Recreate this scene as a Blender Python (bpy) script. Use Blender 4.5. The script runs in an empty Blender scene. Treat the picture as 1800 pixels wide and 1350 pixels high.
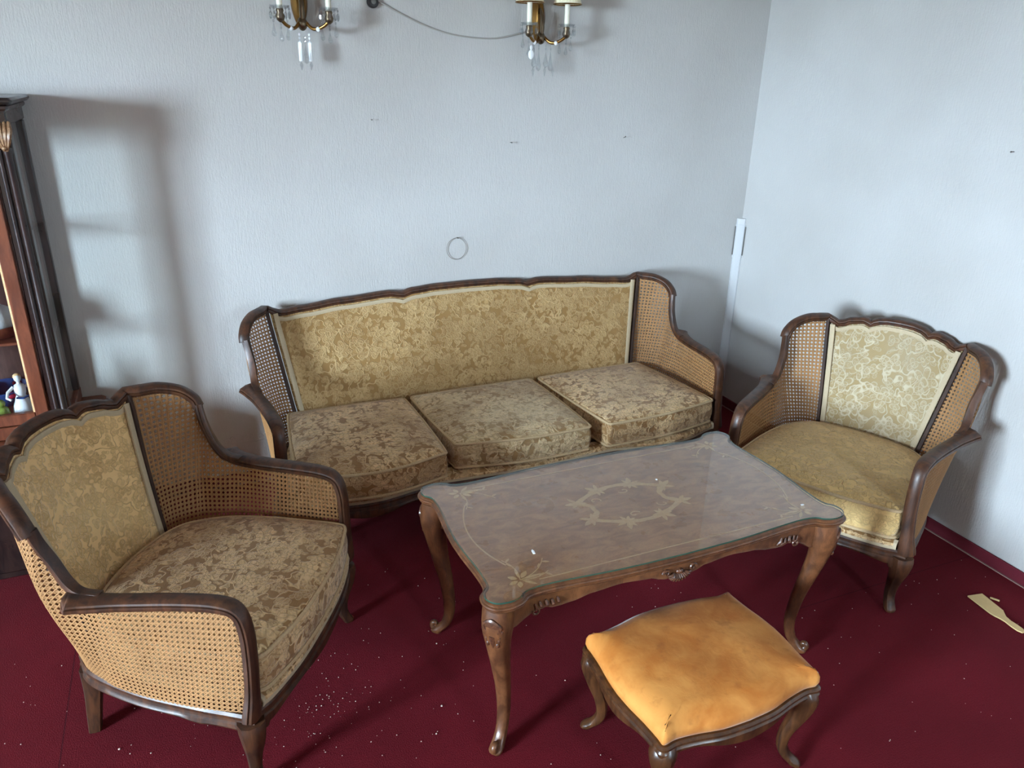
import bpy, bmesh, math, random
from mathutils import Vector, Matrix

random.seed(7)
scene = bpy.context.scene
COL = scene.collection
R = math.radians

# ------------------------------------------------------------------ camera
F_PX, PITCH, ROLL, CAM_H, YAW = 1341.19, .387946, .0221334, 1.83464, R(23.6062)
cam_data = bpy.data.cameras.new('camera')
cam_data.sensor_width = 36.0
cam_data.lens = F_PX / 1800 * 36
cam_data.clip_start = .02
cam = bpy.data.objects.new('camera', cam_data)
COL.objects.link(cam)
rt = Vector((math.cos(YAW), -math.sin(YAW), 0))
fwh = Vector((math.sin(YAW), math.cos(YAW), 0))
fw = fwh * math.cos(PITCH) + Vector((0, 0, -math.sin(PITCH)))
up = fwh * math.sin(PITCH) + Vector((0, 0, math.cos(PITCH)))
rt2 = rt * math.cos(ROLL) + up * math.sin(ROLL)
up2 = up * math.cos(ROLL) - rt * math.sin(ROLL)
m = Matrix.Identity(4)
for i in range(3):
    m[i][0], m[i][1], m[i][2] = rt2[i], up2[i], -fw[i]
m[2][3] = CAM_H
cam.matrix_world = m
scene.camera = cam

# ------------------------------------------------------------------ sky, daylight, exposure
world = bpy.data.worlds.new('sky')
scene.world = world
world.use_nodes = True
bg = world.node_tree.nodes['Background']
bg.inputs[0].default_value = (.66, .82, 1.0, 1)
bg.inputs[1].default_value = 170.0
scene.view_settings.view_transform = 'Standard'
scene.view_settings.look = 'None'
scene.view_settings.gamma = 1
scene.view_settings.exposure = .76
scene.view_settings.use_curve_mapping = False
scene.cycles.max_bounces = 9
scene.cycles.diffuse_bounces = 5
scene.cycles.adaptive_threshold = .02
scene.cycles.transparent_max_bounces = 24
scene.cycles.caustics_reflective = False
scene.cycles.caustics_refractive = False

# room extents
WB, WR, WL, WF, ZC = 3.416, 2.866, -5.60, -2.40, 2.62
# openings in the left wall (y0, y1, z0, z1) and in the wall behind the camera (x0, x1, z0, z1)
WIN_L = [(-1.35, .10, .80, 2.45)]
WIN_F = [(1.42, 1.71, 1.0, 2.20)]


def portal(name, loc, rot, sx, sy):
    d = bpy.data.lights.new(name, 'AREA')
    d.shape = 'RECTANGLE'
    d.size, d.size_y = sx, sy
    d.cycles.is_portal = True
    o = bpy.data.objects.new(name, d)
    COL.objects.link(o)
    o.location = loc
    o.rotation_euler = rot


for k, (y0, y1, z0, z1) in enumerate(WIN_L):
    portal('window_portal', (WL - .16, (y0 + y1) / 2, (z0 + z1) / 2), (R(90), 0, R(-90)), y1 - y0, z1 - z0)
for k, (x0, x1, z0, z1) in enumerate(WIN_F):
    portal('window_portal', ((x0 + x1) / 2, WF - .16, (z0 + z1) / 2), (R(90), 0, R(180) + R(180)), x1 - x0, z1 - z0)


# ------------------------------------------------------------------ node helpers / materials
class NT:
    def __init__(s, name):
        s.mat = bpy.data.materials.new(name)
        s.mat.use_nodes = True
        s.t = s.mat.node_tree
        s.b = s.t.nodes['Principled BSDF']
        s.out = s.t.nodes['Material Output']

    def n(s, kind, **kw):
        nd = s.t.nodes.new(kind)
        for k, v in kw.items():
            setattr(nd, k, v)
        return nd

    def link(s, a, b):
        s.t.links.new(a, b)

    def val(s, sock, v):
        if isinstance(v, (int, float)):
            sock.default_value = v
        elif isinstance(v, tuple):
            sock.default_value = v if len(v) == len(sock.default_value) else tuple(v) + (1,)
        else:
            s.link(v, sock)

    def math(s, op, a, b=0.0, c=None, clamp=False):
        nd = s.n('ShaderNodeMath', operation=op, use_clamp=clamp)
        s.val(nd.inputs[0], a)
        s.val(nd.inputs[1], b)
        if c is not None:
            s.val(nd.inputs[2], c)
        return nd.outputs[0]

    def vmath(s, op, a, b=(0, 0, 0)):
        nd = s.n('ShaderNodeVectorMath', operation=op)
        s.val(nd.inputs[0], a)
        s.val(nd.inputs[1], b)
        return nd

    def coord(s, which='Object', scale=(1, 1, 1), rot=(0, 0, 0)):
        tc = s.n('ShaderNodeTexCoord')
        mp = s.n('ShaderNodeMapping')
        mp.inputs['Scale'].default_value = scale
        mp.inputs['Rotation'].default_value = rot
        s.link(tc.outputs[which], mp.inputs['Vector'])
        return mp.outputs[0]

    def noise(s, vec, scale=5, detail=3, rough=.55, dist=0, col=False):
        nd = s.n('ShaderNodeTexNoise')
        s.link(vec, nd.inputs['Vector'])
        nd.inputs['Scale'].default_value = scale
        nd.inputs['Detail'].default_value = detail
        nd.inputs['Roughness'].default_value = rough
        nd.inputs['Distortion'].default_value = dist
        return nd.outputs['Color' if col else 'Fac']

    def smooth(s, v, lo, hi):
        nd = s.n('ShaderNodeMapRange', interpolation_type='SMOOTHSTEP')
        s.val(nd.inputs[0], v)
        nd.inputs[1].default_value = lo
        nd.inputs[2].default_value = hi
        return nd.outputs[0]

    def mix(s, f, a, b):
        nd = s.n('ShaderNodeMix', data_type='RGBA')
        s.val(nd.inputs[0], f)
        s.val(nd.inputs[6], a)
        s.val(nd.inputs[7], b)
        return nd.outputs[2]

    def ramp(s, f, stops):
        nd = s.n('ShaderNodeValToRGB')
        s.link(f, nd.inputs[0])
        el = nd.color_ramp.elements
        while len(el) < len(stops):
            el.new(.5)
        for e, (p, c) in zip(el, stops):
            e.position = p
            e.color = tuple(c) + (1,)
        return nd.outputs[0]

    def bump(s, h, strength=.3, dist=.002):
        nd = s.n('ShaderNodeBump')
        s.link(h, nd.inputs['Height'])
        nd.inputs['Strength'].default_value = strength
        nd.inputs['Distance'].default_value = dist
        s.link(nd.outputs[0], s.b.inputs['Normal'])

    def set(s, **kw):
        for k, v in kw.items():
            s.val(s.b.inputs[k.replace('_', ' ')], v)
        return s.mat


def srgb(r, g, b):
    f = lambda c: (c / 255 / 12.92) if c <= 10 else ((c / 255 + .055) / 1.055) ** 2.4
    return (f(r), f(g), f(b))


def mat_wallpaper():
    t = NT('wallpaper')
    v = t.coord('Object')
    vs = t.coord('Object', (60, 60, 7))
    a = t.noise(vs, 3.0, 3, .6)
    b = t.noise(v, 140, 2, .6)
    h = t.math('ADD', t.math('MULTIPLY', a, .8), t.math('MULTIPLY', b, .5))
    stain = t.smooth(t.noise(v, 1.3, 3, .5), .35, .75)
    col = t.mix(stain, srgb(188, 187, 185), srgb(178, 176, 173))
    fine = t.smooth(a, .3, .75)
    col = t.mix(t.math('MULTIPLY', fine, .12), col, srgb(164, 163, 160))
    t.link(col, t.b.inputs['Base Color'])
    t.bump(h, .38, .004)
    return t.set(Roughness=.55)


def mat_plain(name, rgb, rough=.6, metallic=0.0, var=.0, vscale=20, bump=0.0, bscale=80, **kw):
    t = NT(name)
    v = t.coord('Object')
    if var:
        c = t.mix(t.noise(v, vscale, 3), tuple(x * (1 - var) for x in rgb), tuple(min(1, x * (1 + var)) for x in rgb))
        t.link(c, t.b.inputs['Base Color'])
    else:
        t.val(t.b.inputs['Base Color'], rgb)
    if bump:
        t.bump(t.noise(v, bscale, 3), bump, .002)
    return t.set(Roughness=rough, Metallic=metallic, **kw)


def mat_carpet():
    t = NT('red_carpet')
    v = t.coord('Object')
    n1 = t.noise(v, 260, 2, .7)
    n2 = t.noise(v, 2.2, 4, .6)
    vs = t.coord('Object', (30, 420, 1))
    n3 = t.noise(vs, 1.0, 2)
    c = t.mix(t.smooth(n2, .3, .75), srgb(94, 17, 27), srgb(107, 21, 32))
    c = t.mix(t.math('MULTIPLY', t.smooth(n1, .35, .75), .5), c, srgb(70, 9, 17))
    # pale lint and dust trodden into the pile
    d1 = t.smooth(t.noise(v, 95, 3, .8), .68, .80)
    d2 = t.smooth(t.noise(v, 1.7, 2, .6), .45, .70)
    c = t.mix(t.math('MULTIPLY', t.math('MULTIPLY', d1, d2), .35), c, srgb(170, 120, 120))
    # seams between carpet widths
    sep = t.n('ShaderNodeSeparateXYZ')
    t.link(v, sep.inputs[0])
    sx = t.math('ABSOLUTE', t.math('ADD', sep.outputs[0], .517))
    sy = t.math('ABSOLUTE', t.math('SUBTRACT', sep.outputs[1], 1.70))
    right = t.math('GREATER_THAN', sep.outputs[0], 1.9)
    seam = t.math('MAXIMUM', t.math('LESS_THAN', sx, .0022),
                  t.math('MULTIPLY', t.math('LESS_THAN', sy, .0016), right))
    c = t.mix(t.math('MULTIPLY', seam, .6), c, srgb(50, 10, 18))
    t.link(c, t.b.inputs['Base Color'])
    h = t.math('ADD', n1, t.math('MULTIPLY', n3, .7))
    t.bump(h, .6, .004)
    return t.set(Roughness=.95, Sheen_Weight=.02, Sheen_Roughness=.5, Specular_IOR_Level=.1)


def mat_wood(name, dark, light, rough=.35, scale=(9, 9, 1.6), coat=.3, wear=None):
    t = NT(name)
    v = t.coord('Object', scale)
    w = t.noise(v, 4, 5, .62, .8)
    g = t.noise(t.coord('Object', (scale[0] * 9, scale[1] * 9, scale[2] * 4)), 6, 2)
    c = t.mix(t.smooth(w, .32, .70), dark, light)
    c = t.mix(t.math('MULTIPLY', t.smooth(g, .45, .75), .35), c, tuple(x * .55 for x in dark))
    if wear:
        wn = t.smooth(t.noise(t.coord('Object'), 9, 4, .6), .56, .74)
        c = t.mix(t.math('MULTIPLY', wn, .5), c, wear)
    t.link(c, t.b.inputs['Base Color'])
    t.bump(g, .08, .001)
    rr = t.math('ADD', t.math('MULTIPLY', t.noise(t.coord('Object'), 14, 3), .25), rough - .12)
    t.link(rr, t.b.inputs['Roughness'])
    return t.set(Coat_Weight=coat, Coat_Roughness=.22)


def mat_brocade(name, ground, motif, line, scale=1.0, contrast=1.0, crush=0.0, worn=(.5, .5, .5), wornamt=.3, lines=.6):
    """cut-velvet brocade: flowers, leaves and vines on a satin ground, laid out in metres of cloth"""
    t = NT(name)
    uv = t.coord('UV', (scale, scale, scale))
    nz = t.noise(uv, 9, 2, .5, col=True)
    dv = t.vmath('SCALE', t.vmath('SUBTRACT', nz, (.5, .5, .5)).outputs[0])
    dv.inputs[3].default_value = .045 + .05 * crush
    p = t.vmath('ADD', uv, dv.outputs[0]).outputs[0]

    def flowers(sc, petals, rad, seed):
        sh = t.vmath('ADD', p, (seed, seed * .7, 0)).outputs[0]
        vo = t.n('ShaderNodeTexVoronoi', voronoi_dimensions='2D', feature='F1')
        t.link(sh, vo.inputs['Vector'])
        vo.inputs['Scale'].default_value = sc
        vo.inputs['Randomness'].default_value = .75
        q = t.vmath('SCALE', sh)
        q.inputs[3].default_value = 1
        d = t.vmath('SUBTRACT', sh, vo.outputs['Position']).outputs[0]
        sp = t.n('ShaderNodeSeparateXYZ')
        t.link(d, sp.inputs[0])
        ang = t.math('ARCTAN2', sp.outputs[1], sp.outputs[0])
        cs = t.n('ShaderNodeSeparateXYZ')
        t.link(vo.outputs['Color'], cs.inputs[0])
        ang = t.math('ADD', ang, t.math('MULTIPLY', cs.outputs[0], 6.28))
        r = t.math('MULTIPLY', vo.outputs['Distance'], 1.0)
        pet = t.math('ABSOLUTE', t.math('COSINE', t.math('MULTIPLY', ang, petals / 2)))
        edge = t.math('MULTIPLY', t.math('ADD', t.math('MULTIPLY', pet, .62), .38), rad)
        diff = t.math('SUBTRACT', edge, r)           # >0 inside
        body = t.smooth(diff, -.02, .03)
        outline = t.math('SUBTRACT', 1.0, t.smooth(t.math('ABSOLUTE', diff), .0, .055))
        ring = t.math('SUBTRACT', 1.0, t.smooth(t.math('ABSOLUTE', t.math('SUBTRACT', r, rad * .3)), .0, .05))
        return body, t.math('MAXIMUM', outline, t.math('MULTIPLY', ring, .8))

    b1, o1 = flowers(11.5, 5, .45, 0.0)
    b2, o2 = flowers(20, 3, .36, 3.7)
    b3, o3 = flowers(30, 2, .32, 8.1)
    nv = t.noise(p, 13, 2, .45)
    ve = t.n('ShaderNodeTexVoronoi', voronoi_dimensions='2D', feature='DISTANCE_TO_EDGE')
    t.link(p, ve.inputs['Vector'])
    ve.inputs['Scale'].default_value = 52
    vein = t.smooth(ve.outputs['Distance'], .03, .14)
    vine = t.math('SUBTRACT', 1.0, t.smooth(t.math('ABSOLUTE', t.math('SUBTRACT', nv, .5)), .004, .02))
    body = t.math('MAXIMUM', t.math('MAXIMUM', b1, b2), t.math('MULTIPLY', b3, .8))
    body = t.math('MULTIPLY', body, t.math('ADD', t.math('MULTIPLY', vein, .6), .4))
    body = t.math('MAXIMUM', body, vine)
    ol = t.math('MAXIMUM', t.math('MAXIMUM', o1, o2), t.math('MAXIMUM', t.math('MULTIPLY', o3, .7), vine))
    # large patches where the pile is brushed: pattern shows as solid motifs in some, fine outlines in others
    patch = t.smooth(t.noise(uv, 3.2, 3, .55), .36, .58)
    solid = t.math('MULTIPLY', body, t.math('ADD', t.math('MULTIPLY', patch, .75), .25))
    col = t.mix(t.math('MULTIPLY', solid, .9 * contrast), ground, motif)
    col = t.mix(t.math('MULTIPLY', ol, lines), col, line)
    # crushed, streaky pile on the seats
    st = t.n('ShaderNodeMapping')
    st.inputs['Scale'].default_value = (16, 75, 1)
    t.link(p, st.inputs['Vector'])
    streak = t.noise(st.outputs[0], 1.0, 4, .6, 1.2)
    sk = t.smooth(streak, .42, .62)
    col = t.mix(t.math('MULTIPLY', sk, .75 * crush), col, tuple(x * .62 for x in ground))
    wn = t.smooth(t.noise(uv, 2.4, 3, .6), .42, .72)
    col = t.mix(t.math('MULTIPLY', wn, wornamt), col, worn)
    t.link(col, t.b.inputs['Base Color'])
    fine = t.noise(uv, 420, 2)
    h = t.math('ADD', t.math('ADD', t.math('MULTIPLY', ol, .8), t.math('MULTIPLY', body, .5)), t.math('MULTIPLY', fine, .25))
    if crush:
        h = t.math('ADD', h, t.math('MULTIPLY', streak, 1.2 * crush))
    t.bump(h, .55, .004)
    return t.set(Roughness=.72, Sheen_Weight=.35, Sheen_Roughness=.4, Specular_IOR_Level=.25)


def mat_glass(name, tint=(1, 1, 1), ior=1.5, rough=.0, gain=1.0):
    t = NT(name)
    t.t.nodes.remove(t.b)
    tr = t.n('ShaderNodeBsdfTransparent')
    tr.inputs[0].default_value = tuple(tint) + (1,)
    gl = t.n('ShaderNodeBsdfGlossy')
    gl.inputs['Roughness'].default_value = rough
    fr = t.n('ShaderNodeFresnel')
    geo = t.n('ShaderNodeNewGeometry')
    # a thin pane reflects alike from either side
    t.link(t.math('ADD', t.math('MULTIPLY', geo.outputs['Backfacing'], 1 / ior - ior), ior), fr.inputs[0])
    f = t.math('MULTIPLY', fr.outputs[0], gain, clamp=True)
    mx = t.n('ShaderNodeMixShader')
    t.link(f, mx.inputs[0])
    t.link(tr.outputs[0], mx.inputs[1])
    t.link(gl.outputs[0], mx.inputs[2])
    t.link(mx.outputs[0], t.out.inputs[0])
    return t.mat


def mat_velvet_orange():
    t = NT('orange_velvet')
    v = t.coord('Object')
    n1 = t.noise(v, 7, 4, .6, .5)
    n2 = t.noise(v, 22, 3, .6)
    c = t.mix(t.smooth(n1, .30, .70), srgb(176, 104, 40), srgb(205, 140, 70))
    c = t.mix(t.math('MULTIPLY', t.smooth(n2, .55, .75), .35), c, srgb(130, 74, 32))
    t.link(c, t.b.inputs['Base Color'])
    t.bump(t.noise(v, 30, 4, .6, .8), .25, .004)
    return t.set(Roughness=.75, Sheen_Weight=.15, Sheen_Roughness=.35, Specular_IOR_Level=.2)


M = {}
M['wall'] = mat_wallpaper()
M['beige_wall'] = mat_plain('unseen_wall_beige', srgb(164, 146, 122), .8, var=.06, vscale=3)  # unseen walls: beige invented to cut bounce light and warm the fill
M['ceiling'] = mat_plain('ceiling_paint', srgb(232, 228, 220), .8)
M['carpet'] = mat_carpet()
M['skirting'] = mat_plain('red_carpet_strip', srgb(94, 14, 32), .9, var=.15, vscale=60, bump=.3, bscale=220)
M['pale_edge'] = mat_plain('pale_edge', srgb(150, 118, 112), .7)
M['white_plastic'] = mat_plain('white_plastic', srgb(190, 192, 194), .35, var=.03)
M['frame_wood'] = mat_wood('dark_walnut', srgb(44, 24, 13), srgb(84, 49, 27), .48, coat=.06, wear=srgb(116, 76, 44))
M['stile_wood'] = mat_wood('stile_walnut', srgb(40, 24, 15), srgb(66, 41, 26), .72, coat=0)
M['table_wood'] = mat_wood('table_walnut', srgb(72, 42, 24), srgb(112, 70, 42), .36, (6, 6, 3), .3)
M['veneer'] = mat_wood('table_veneer', srgb(172, 114, 72), srgb(214, 156, 106), .3, (3, 7, 3), 1.0)
M['inlay'] = mat_wood('maple_inlay', srgb(232, 188, 136), srgb(244, 208, 160), .35, (20, 20, 20), .4)
M['carving'] = mat_wood('carved_walnut', srgb(58, 34, 24), srgb(104, 64, 42), .38, (30, 30, 30), .4)
M['stool_wood'] = mat_wood('stool_walnut', srgb(46, 27, 15), srgb(86, 53, 28), .34)
M['cab_dark'] = mat_wood('cabinet_ebonised', srgb(26, 18, 18), srgb(48, 32, 28), .3)
M['cab_brown'] = mat_wood('cabinet_mahogany', srgb(92, 46, 28), srgb(122, 66, 42), .4)
M['cab_inside'] = mat_wood('cabinet_interior', srgb(80, 54, 48), srgb(104, 74, 66), .6, coat=0)
M['cane'] = mat_plain('cane', srgb(154, 111, 66), .7, var=.22, vscale=14)
M['trim'] = mat_plain('braid_trim', srgb(180, 163, 134), .85, var=.12, vscale=200, bump=.4, bscale=500)
M['piping'] = mat_plain('piping_cord', srgb(190, 164, 126), .85, var=.25, vscale=150, bump=.5, bscale=600)
M['brocade_back'] = mat_brocade('brocade_sofa_back', srgb(146, 112, 66), srgb(190, 158, 108), srgb(202, 174, 128), 1.0, .85,
                                worn=srgb(172, 144, 100), wornamt=.3, lines=.42)
M['brocade_left'] = mat_brocade('brocade_left_chair_back', srgb(232, 196, 138), srgb(172, 132, 78), srgb(150, 118, 70), 1.15, .6,
                                worn=srgb(226, 194, 140), wornamt=.6, lines=.35)
M['brocade_right'] = mat_brocade('brocade_right_chair_back', srgb(154, 132, 92), srgb(172, 154, 120), srgb(198, 186, 160), .8, .55,
                                 worn=srgb(168, 154, 130), wornamt=.5, lines=.75)
M['brocade_seat'] = mat_brocade('brocade_seat', srgb(148, 110, 66), srgb(240, 206, 154), srgb(242, 212, 164), 1.0, .95, .45,
                                worn=srgb(192, 162, 118), wornamt=.3, lines=.4)
M['brocade_seat_pale'] = mat_brocade('brocade_seat_pale', srgb(150, 116, 72), srgb(230, 204, 158), srgb(236, 216, 176), 1.0, .95, .55,
                                     worn=srgb(214, 194, 154), wornamt=.5, lines=.4)
M['brocade_seat_gold'] = mat_brocade('brocade_seat_gold', srgb(222, 188, 126), srgb(188, 150, 92), srgb(150, 114, 68), 1.2, .45, .3,
                                     worn=srgb(228, 196, 136), wornamt=.5, lines=.5)
M['orange'] = mat_velvet_orange()
M['glass'] = mat_glass('clear_glass', (.97, .985, .98), 1.5, 0, 1.0)
M['table_glass'] = mat_glass('table_glass', (.95, .975, .96), 1.5, .012, 2.1)
M['glass_edge'] = mat_plain('green_glass_edge', srgb(44, 74, 62), .2)
M['crystal'] = mat_glass('crystal', (.90, .92, .93), 1.75, .02, 1.6)
M['crystal_white'] = mat_plain('frosted_crystal', srgb(236, 240, 242), .15)
M['brass'] = mat_plain('aged_brass', srgb(140, 104, 56), .28, 1.0, var=.35, vscale=30)
M['bronze'] = mat_plain('dark_bronze', srgb(112, 98, 80), .35, 1.0, var=.3, vscale=30)
M['candle'] = mat_plain('ivory_sleeve', srgb(240, 236, 218), .4)
M['shade'] = mat_plain('cream_shade', srgb(234, 224, 196), .8)
M['black'] = mat_plain('black_bakelite', srgb(24, 22, 22), .35)
M['steel'] = mat_plain('grey_steel', srgb(110, 108, 104), .4, 1.0)
M['cord'] = mat_plain('grey_cord', srgb(156, 152, 146), .6)
M['wire'] = mat_plain('dull_wire', srgb(126, 118, 106), .5, .4)
M['spatula'] = mat_plain('bare_beech', srgb(206, 176, 122), .6, var=.12, vscale=40)
M['crumb'] = mat_plain('pale_crumb', srgb(222, 200, 188), .8)
M['porcelain'] = mat_plain('white_porcelain', srgb(226, 232, 242), .12)
M['blue_glaze'] = mat_plain('blue_glaze', srgb(44, 76, 136), .15, var=.4, vscale=40)
M['green_glaze'] = mat_plain('green_glaze', srgb(124, 146, 66), .2, var=.4, vscale=60)
M['red_glaze'] = mat_plain('red_glaze', srgb(150, 30, 52), .15)
M['teal_glaze'] = mat_plain('teal_glaze', srgb(18, 100, 94), .15)
M['lace'] = mat_plain('white_lace', srgb(206, 216, 228), .8, bump=.6, bscale=120)
M['ground'] = mat_plain('sky_block_ground', srgb(96, 100, 84), .9, var=.2, vscale=1)
M['carved_gold'] = mat_wood('gilded_carving', srgb(112, 78, 52), srgb(170, 136, 100), .35, (30, 30, 30), .3)


# ------------------------------------------------------------------ mesh helpers
def build(name, vs, fs, mat, parent=None, smooth=35, uv=None, fixn=True):
    me = bpy.data.meshes.new(name)
    me.from_pydata([tuple(v) for v in vs], [], fs)
    me.validate()
    if fixn:
        bm = bmesh.new()
        bm.from_mesh(me)
        bmesh.ops.recalc_face_normals(bm, faces=bm.faces)
        bm.to_mesh(me)
        bm.free()
    me.update()
    if smooth:
        me.polygons.foreach_set('use_smooth', [True] * len(me.polygons))
        me.set_sharp_from_angle(angle=R(smooth))
    if uv:
        lay = me.uv_layers.new(name='UVMap')
        for p in me.polygons:
            n = p.normal
            ax = max(range(3), key=lambda k: abs(n[k]) * (1.2 if k == 2 and uv == 'seat' else 1))
            for li in p.loop_indices:
                c = me.vertices[me.loops[li].vertex_index].co
                lay.data[li].uv = (c[0], c[1]) if ax == 2 else ((c[0], c[2]) if ax == 1 else (c[1], c[2]))
    o = bpy.data.objects.new(name, me)
    me.materials.append(M[mat])
    COL.objects.link(o)
    if parent:
        o.parent = parent
    return o


def empty(name, loc=(0, 0, 0), rz=0):
    o = bpy.data.objects.new(name, None)
    COL.objects.link(o)
    o.location = loc
    o.rotation_euler = (0, 0, R(rz))
    o.empty_display_size = .1
    return o


def tag(o, label=None, cat=None, group=None, kind=None):
    if label:
        o['label'] = label
    if cat:
        o['category'] = cat
    if group:
        o['group'] = group
    if kind:
        o['kind'] = kind
    return o


class MB:
    """collects vertices and faces of one part"""
    def __init__(s):
        s.v, s.f = [], []

    def add(s, vs, fs):
        k = len(s.v)
        s.v += [tuple(v) for v in vs]
        s.f += [tuple(i + k for i in f) for f in fs]
        return s

    def box(s, a, b):
        x0, y0, z0 = a
        x1, y1, z1 = b
        vs = [(x0, y0, z0), (x1, y0, z0), (x1, y1, z0), (x0, y1, z0), (x0, y0, z1), (x1, y0, z1), (x1, y1, z1), (x0, y1, z1)]
        return s.add(vs, [(0, 3, 2, 1), (4, 5, 6, 7), (0, 1, 5, 4), (1, 2, 6, 5), (2, 3, 7, 6), (3, 0, 4, 7)])

    def rbox(s, a, b, r):
        """box with chamfered vertical and horizontal edges"""
        x0, y0, z0 = a
        x1, y1, z1 = b
        def ring(i, z):
            return [(x0 + i + r, y0 + i, z), (x1 - i - r, y0 + i, z), (x1 - i, y0 + i + r, z), (x1 - i, y1 - i - r, z),
                    (x1 - i - r, y1 - i, z), (x0 + i + r, y1 - i, z), (x0 + i, y1 - i - r, z), (x0 + i, y0 + i + r, z)]
        return s.loft([ring(r, z0), ring(0, z0 + r), ring(0, z1 - r), ring(r, z1)])

    def loft(s, rings, closed=True, caps=True, loop=False):
        n = len(rings[0])
        vs = [p for r in rings for p in r]
        fs = []
        m_ = len(rings)
        for i in range(m_ if loop else m_ - 1):
            a, b = i * n, ((i + 1) % m_) * n
            for j in range(n if closed else n - 1):
                k = (j + 1) % n
                fs.append((a + j, a + k, b + k, b + j))
        if caps and not loop and closed:
            fs.append(tuple(range(n - 1, -1, -1)))
            fs.append(tuple(range((m_ - 1) * n, m_ * n)))
        return s.add(vs, fs)

    def sweep(s, path, prof, hint, scale=None, closed=False, caps=True):
        """prof: (a, b); a runs along the hint vector, b along tangent x hint"""
        n = len(path)
        rings = []
        for i, p in enumerate(path):
            p = Vector(p)
            if closed:
                t = Vector(path[(i + 1) % n]) - Vector(path[i - 1])
            else:
                t = Vector(path[min(i + 1, n - 1)]) - Vector(path[max(i - 1, 0)])
            if t.length < 1e-9:
                t = Vector((0, 0, 1))
            t.normalize()
            h = Vector(hint[i] if isinstance(hint, list) else hint)
            a = (h - t * h.dot(t))
            if a.length < 1e-6:
                a = t.orthogonal()
            a.normalize()
            b = t.cross(a)
            sc = scale[i] if scale else 1
            if isinstance(sc, tuple):
                sa, sb = sc
            else:
                sa = sb = sc
            rings.append([p + a * (q[0] * sa) + b * (q[1] * sb) for q in prof])
        return s.loft(rings, True, caps, closed)

    def tube(s, path, r, n=8, scale=None, closed=False):
        prof = [(r * math.cos(2 * math.pi * k / n), r * math.sin(2 * math.pi * k / n)) for k in range(n)]
        # parallel-transported hint so the tube never twists
        hints = []
        prev = None
        m_ = len(path)
        for i in range(m_):
            a = Vector(path[i - 1] if (closed or i) else path[0])
            b = Vector(path[(i + 1) % m_] if (closed or i < m_ - 1) else path[i])
            t = (b - a)
            t = t.normalized() if t.length > 1e-9 else Vector((0, 0, 1))
            if prev is None:
                prev = t.orthogonal().normalized()
            prev = (prev - t * prev.dot(t)).normalized()
            hints.append(prev.copy())
        return s.sweep(path, prof, hints, scale, closed)

    def lathe(s, prof, c=(0, 0, 0), n=16, axis='z', sx=1, sy=1):
        rings = []
        for r_, z in prof:
            ring = []
            for k in range(n):
                a = 2 * math.pi * k / n
                x, y = r_ * math.cos(a) * sx, r_ * math.sin(a) * sy
                if axis == 'z':
                    ring.append((c[0] + x, c[1] + y, c[2] + z))
                elif axis == 'y':
                    ring.append((c[0] + x, c[1] + z, c[2] + y))
                else:
                    ring.append((c[0] + z, c[1] + x, c[2] + y))
            rings.append(ring)
        return s.loft(rings)

    def ball(s, c, rx, ry=None, rz=None, n=8, m_=6):
        ry = ry or rx
        rz = rz or rx
        rings = []
        for i in range(m_ + 1):
            ph = math.pi * min(max(i / m_, .02), .98)
            rings.append([(c[0] + rx * math.sin(ph) * math.cos(2 * math.pi * k / n), c[1] + ry * math.sin(ph) * math.sin(2 * math.pi * k / n),
                           c[2] - rz * math.cos(ph)) for k in range(n)])
        return s.loft(rings)

    def mirror(s):
        m2 = MB()
        m2.v = [(-x, y, z) for x, y, z in s.v]
        m2.f = [tuple(reversed(f)) for f in s.f]
        return m2

    def obj(s, name, mat, parent=None, smooth=35, uv=None, fixn=True):
        return build(name, s.v, s.f, mat, parent, smooth, uv, fixn)


def cat(pts, n=8, closed=False):
    """Catmull-Rom through the points"""
    P = [Vector(p) for p in pts]
    out = []
    L = len(P)
    for i in range(L if closed else L - 1):
        p1, p2 = P[i], P[(i + 1) % L]
        p0 = P[i - 1] if (closed or i) else p1 * 2 - p2
        p3 = P[(i + 2) % L] if (closed or i < L - 2) else p2 * 2 - p1
        for k in range(n):
            t = k / n
            out.append(.5 * ((2 * p1) + (p2 - p0) * t + (2 * p0 - 5 * p1 + 4 * p2 - p3) * t * t + (3 * p1 - p0 - 3 * p2 + p3) * t ** 3))
    if not closed:
        out.append(P[-1])
    return out


def interp(x, tab):
    """smooth 1-D interpolation through (x, y) pairs"""
    if x <= tab[0][0]:
        return tab[0][1]
    for (a, ya), (b, yb) in zip(tab, tab[1:]):
        if x <= b:
            t = (x - a) / (b - a)
            t = t * t * (3 - 2 * t)
            return ya + (yb - ya) * t
    return tab[-1][1]


def rounded(w, h, n=16, p=3.0):
    out = []
    for k in range(n):
        a = 2 * math.pi * (k + .5) / n
        c, s_ = math.cos(a), math.sin(a)
        out.append((w / 2 * math.copysign(abs(c) ** (2 / p), c), h / 2 * math.copysign(abs(s_) ** (2 / p), s_)))
    return out


def moulded(w, h):
    """rail section: rounded top with a bead line worked along each side"""
    q = [(-.5, -.30), (-.44, -.46), (-.25, -.5), (.25, -.5), (.44, -.46), (.5, -.30), (.5, -.04), (.40, .02), (.47, .10), (.45, .26), (.30, .44),
         (.10, .5), (-.10, .5), (-.30, .44), (-.45, .26), (-.47, .10), (-.40, .02), (-.5, -.04)]
    return [(a * w, b * h) for a, b in q]


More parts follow.
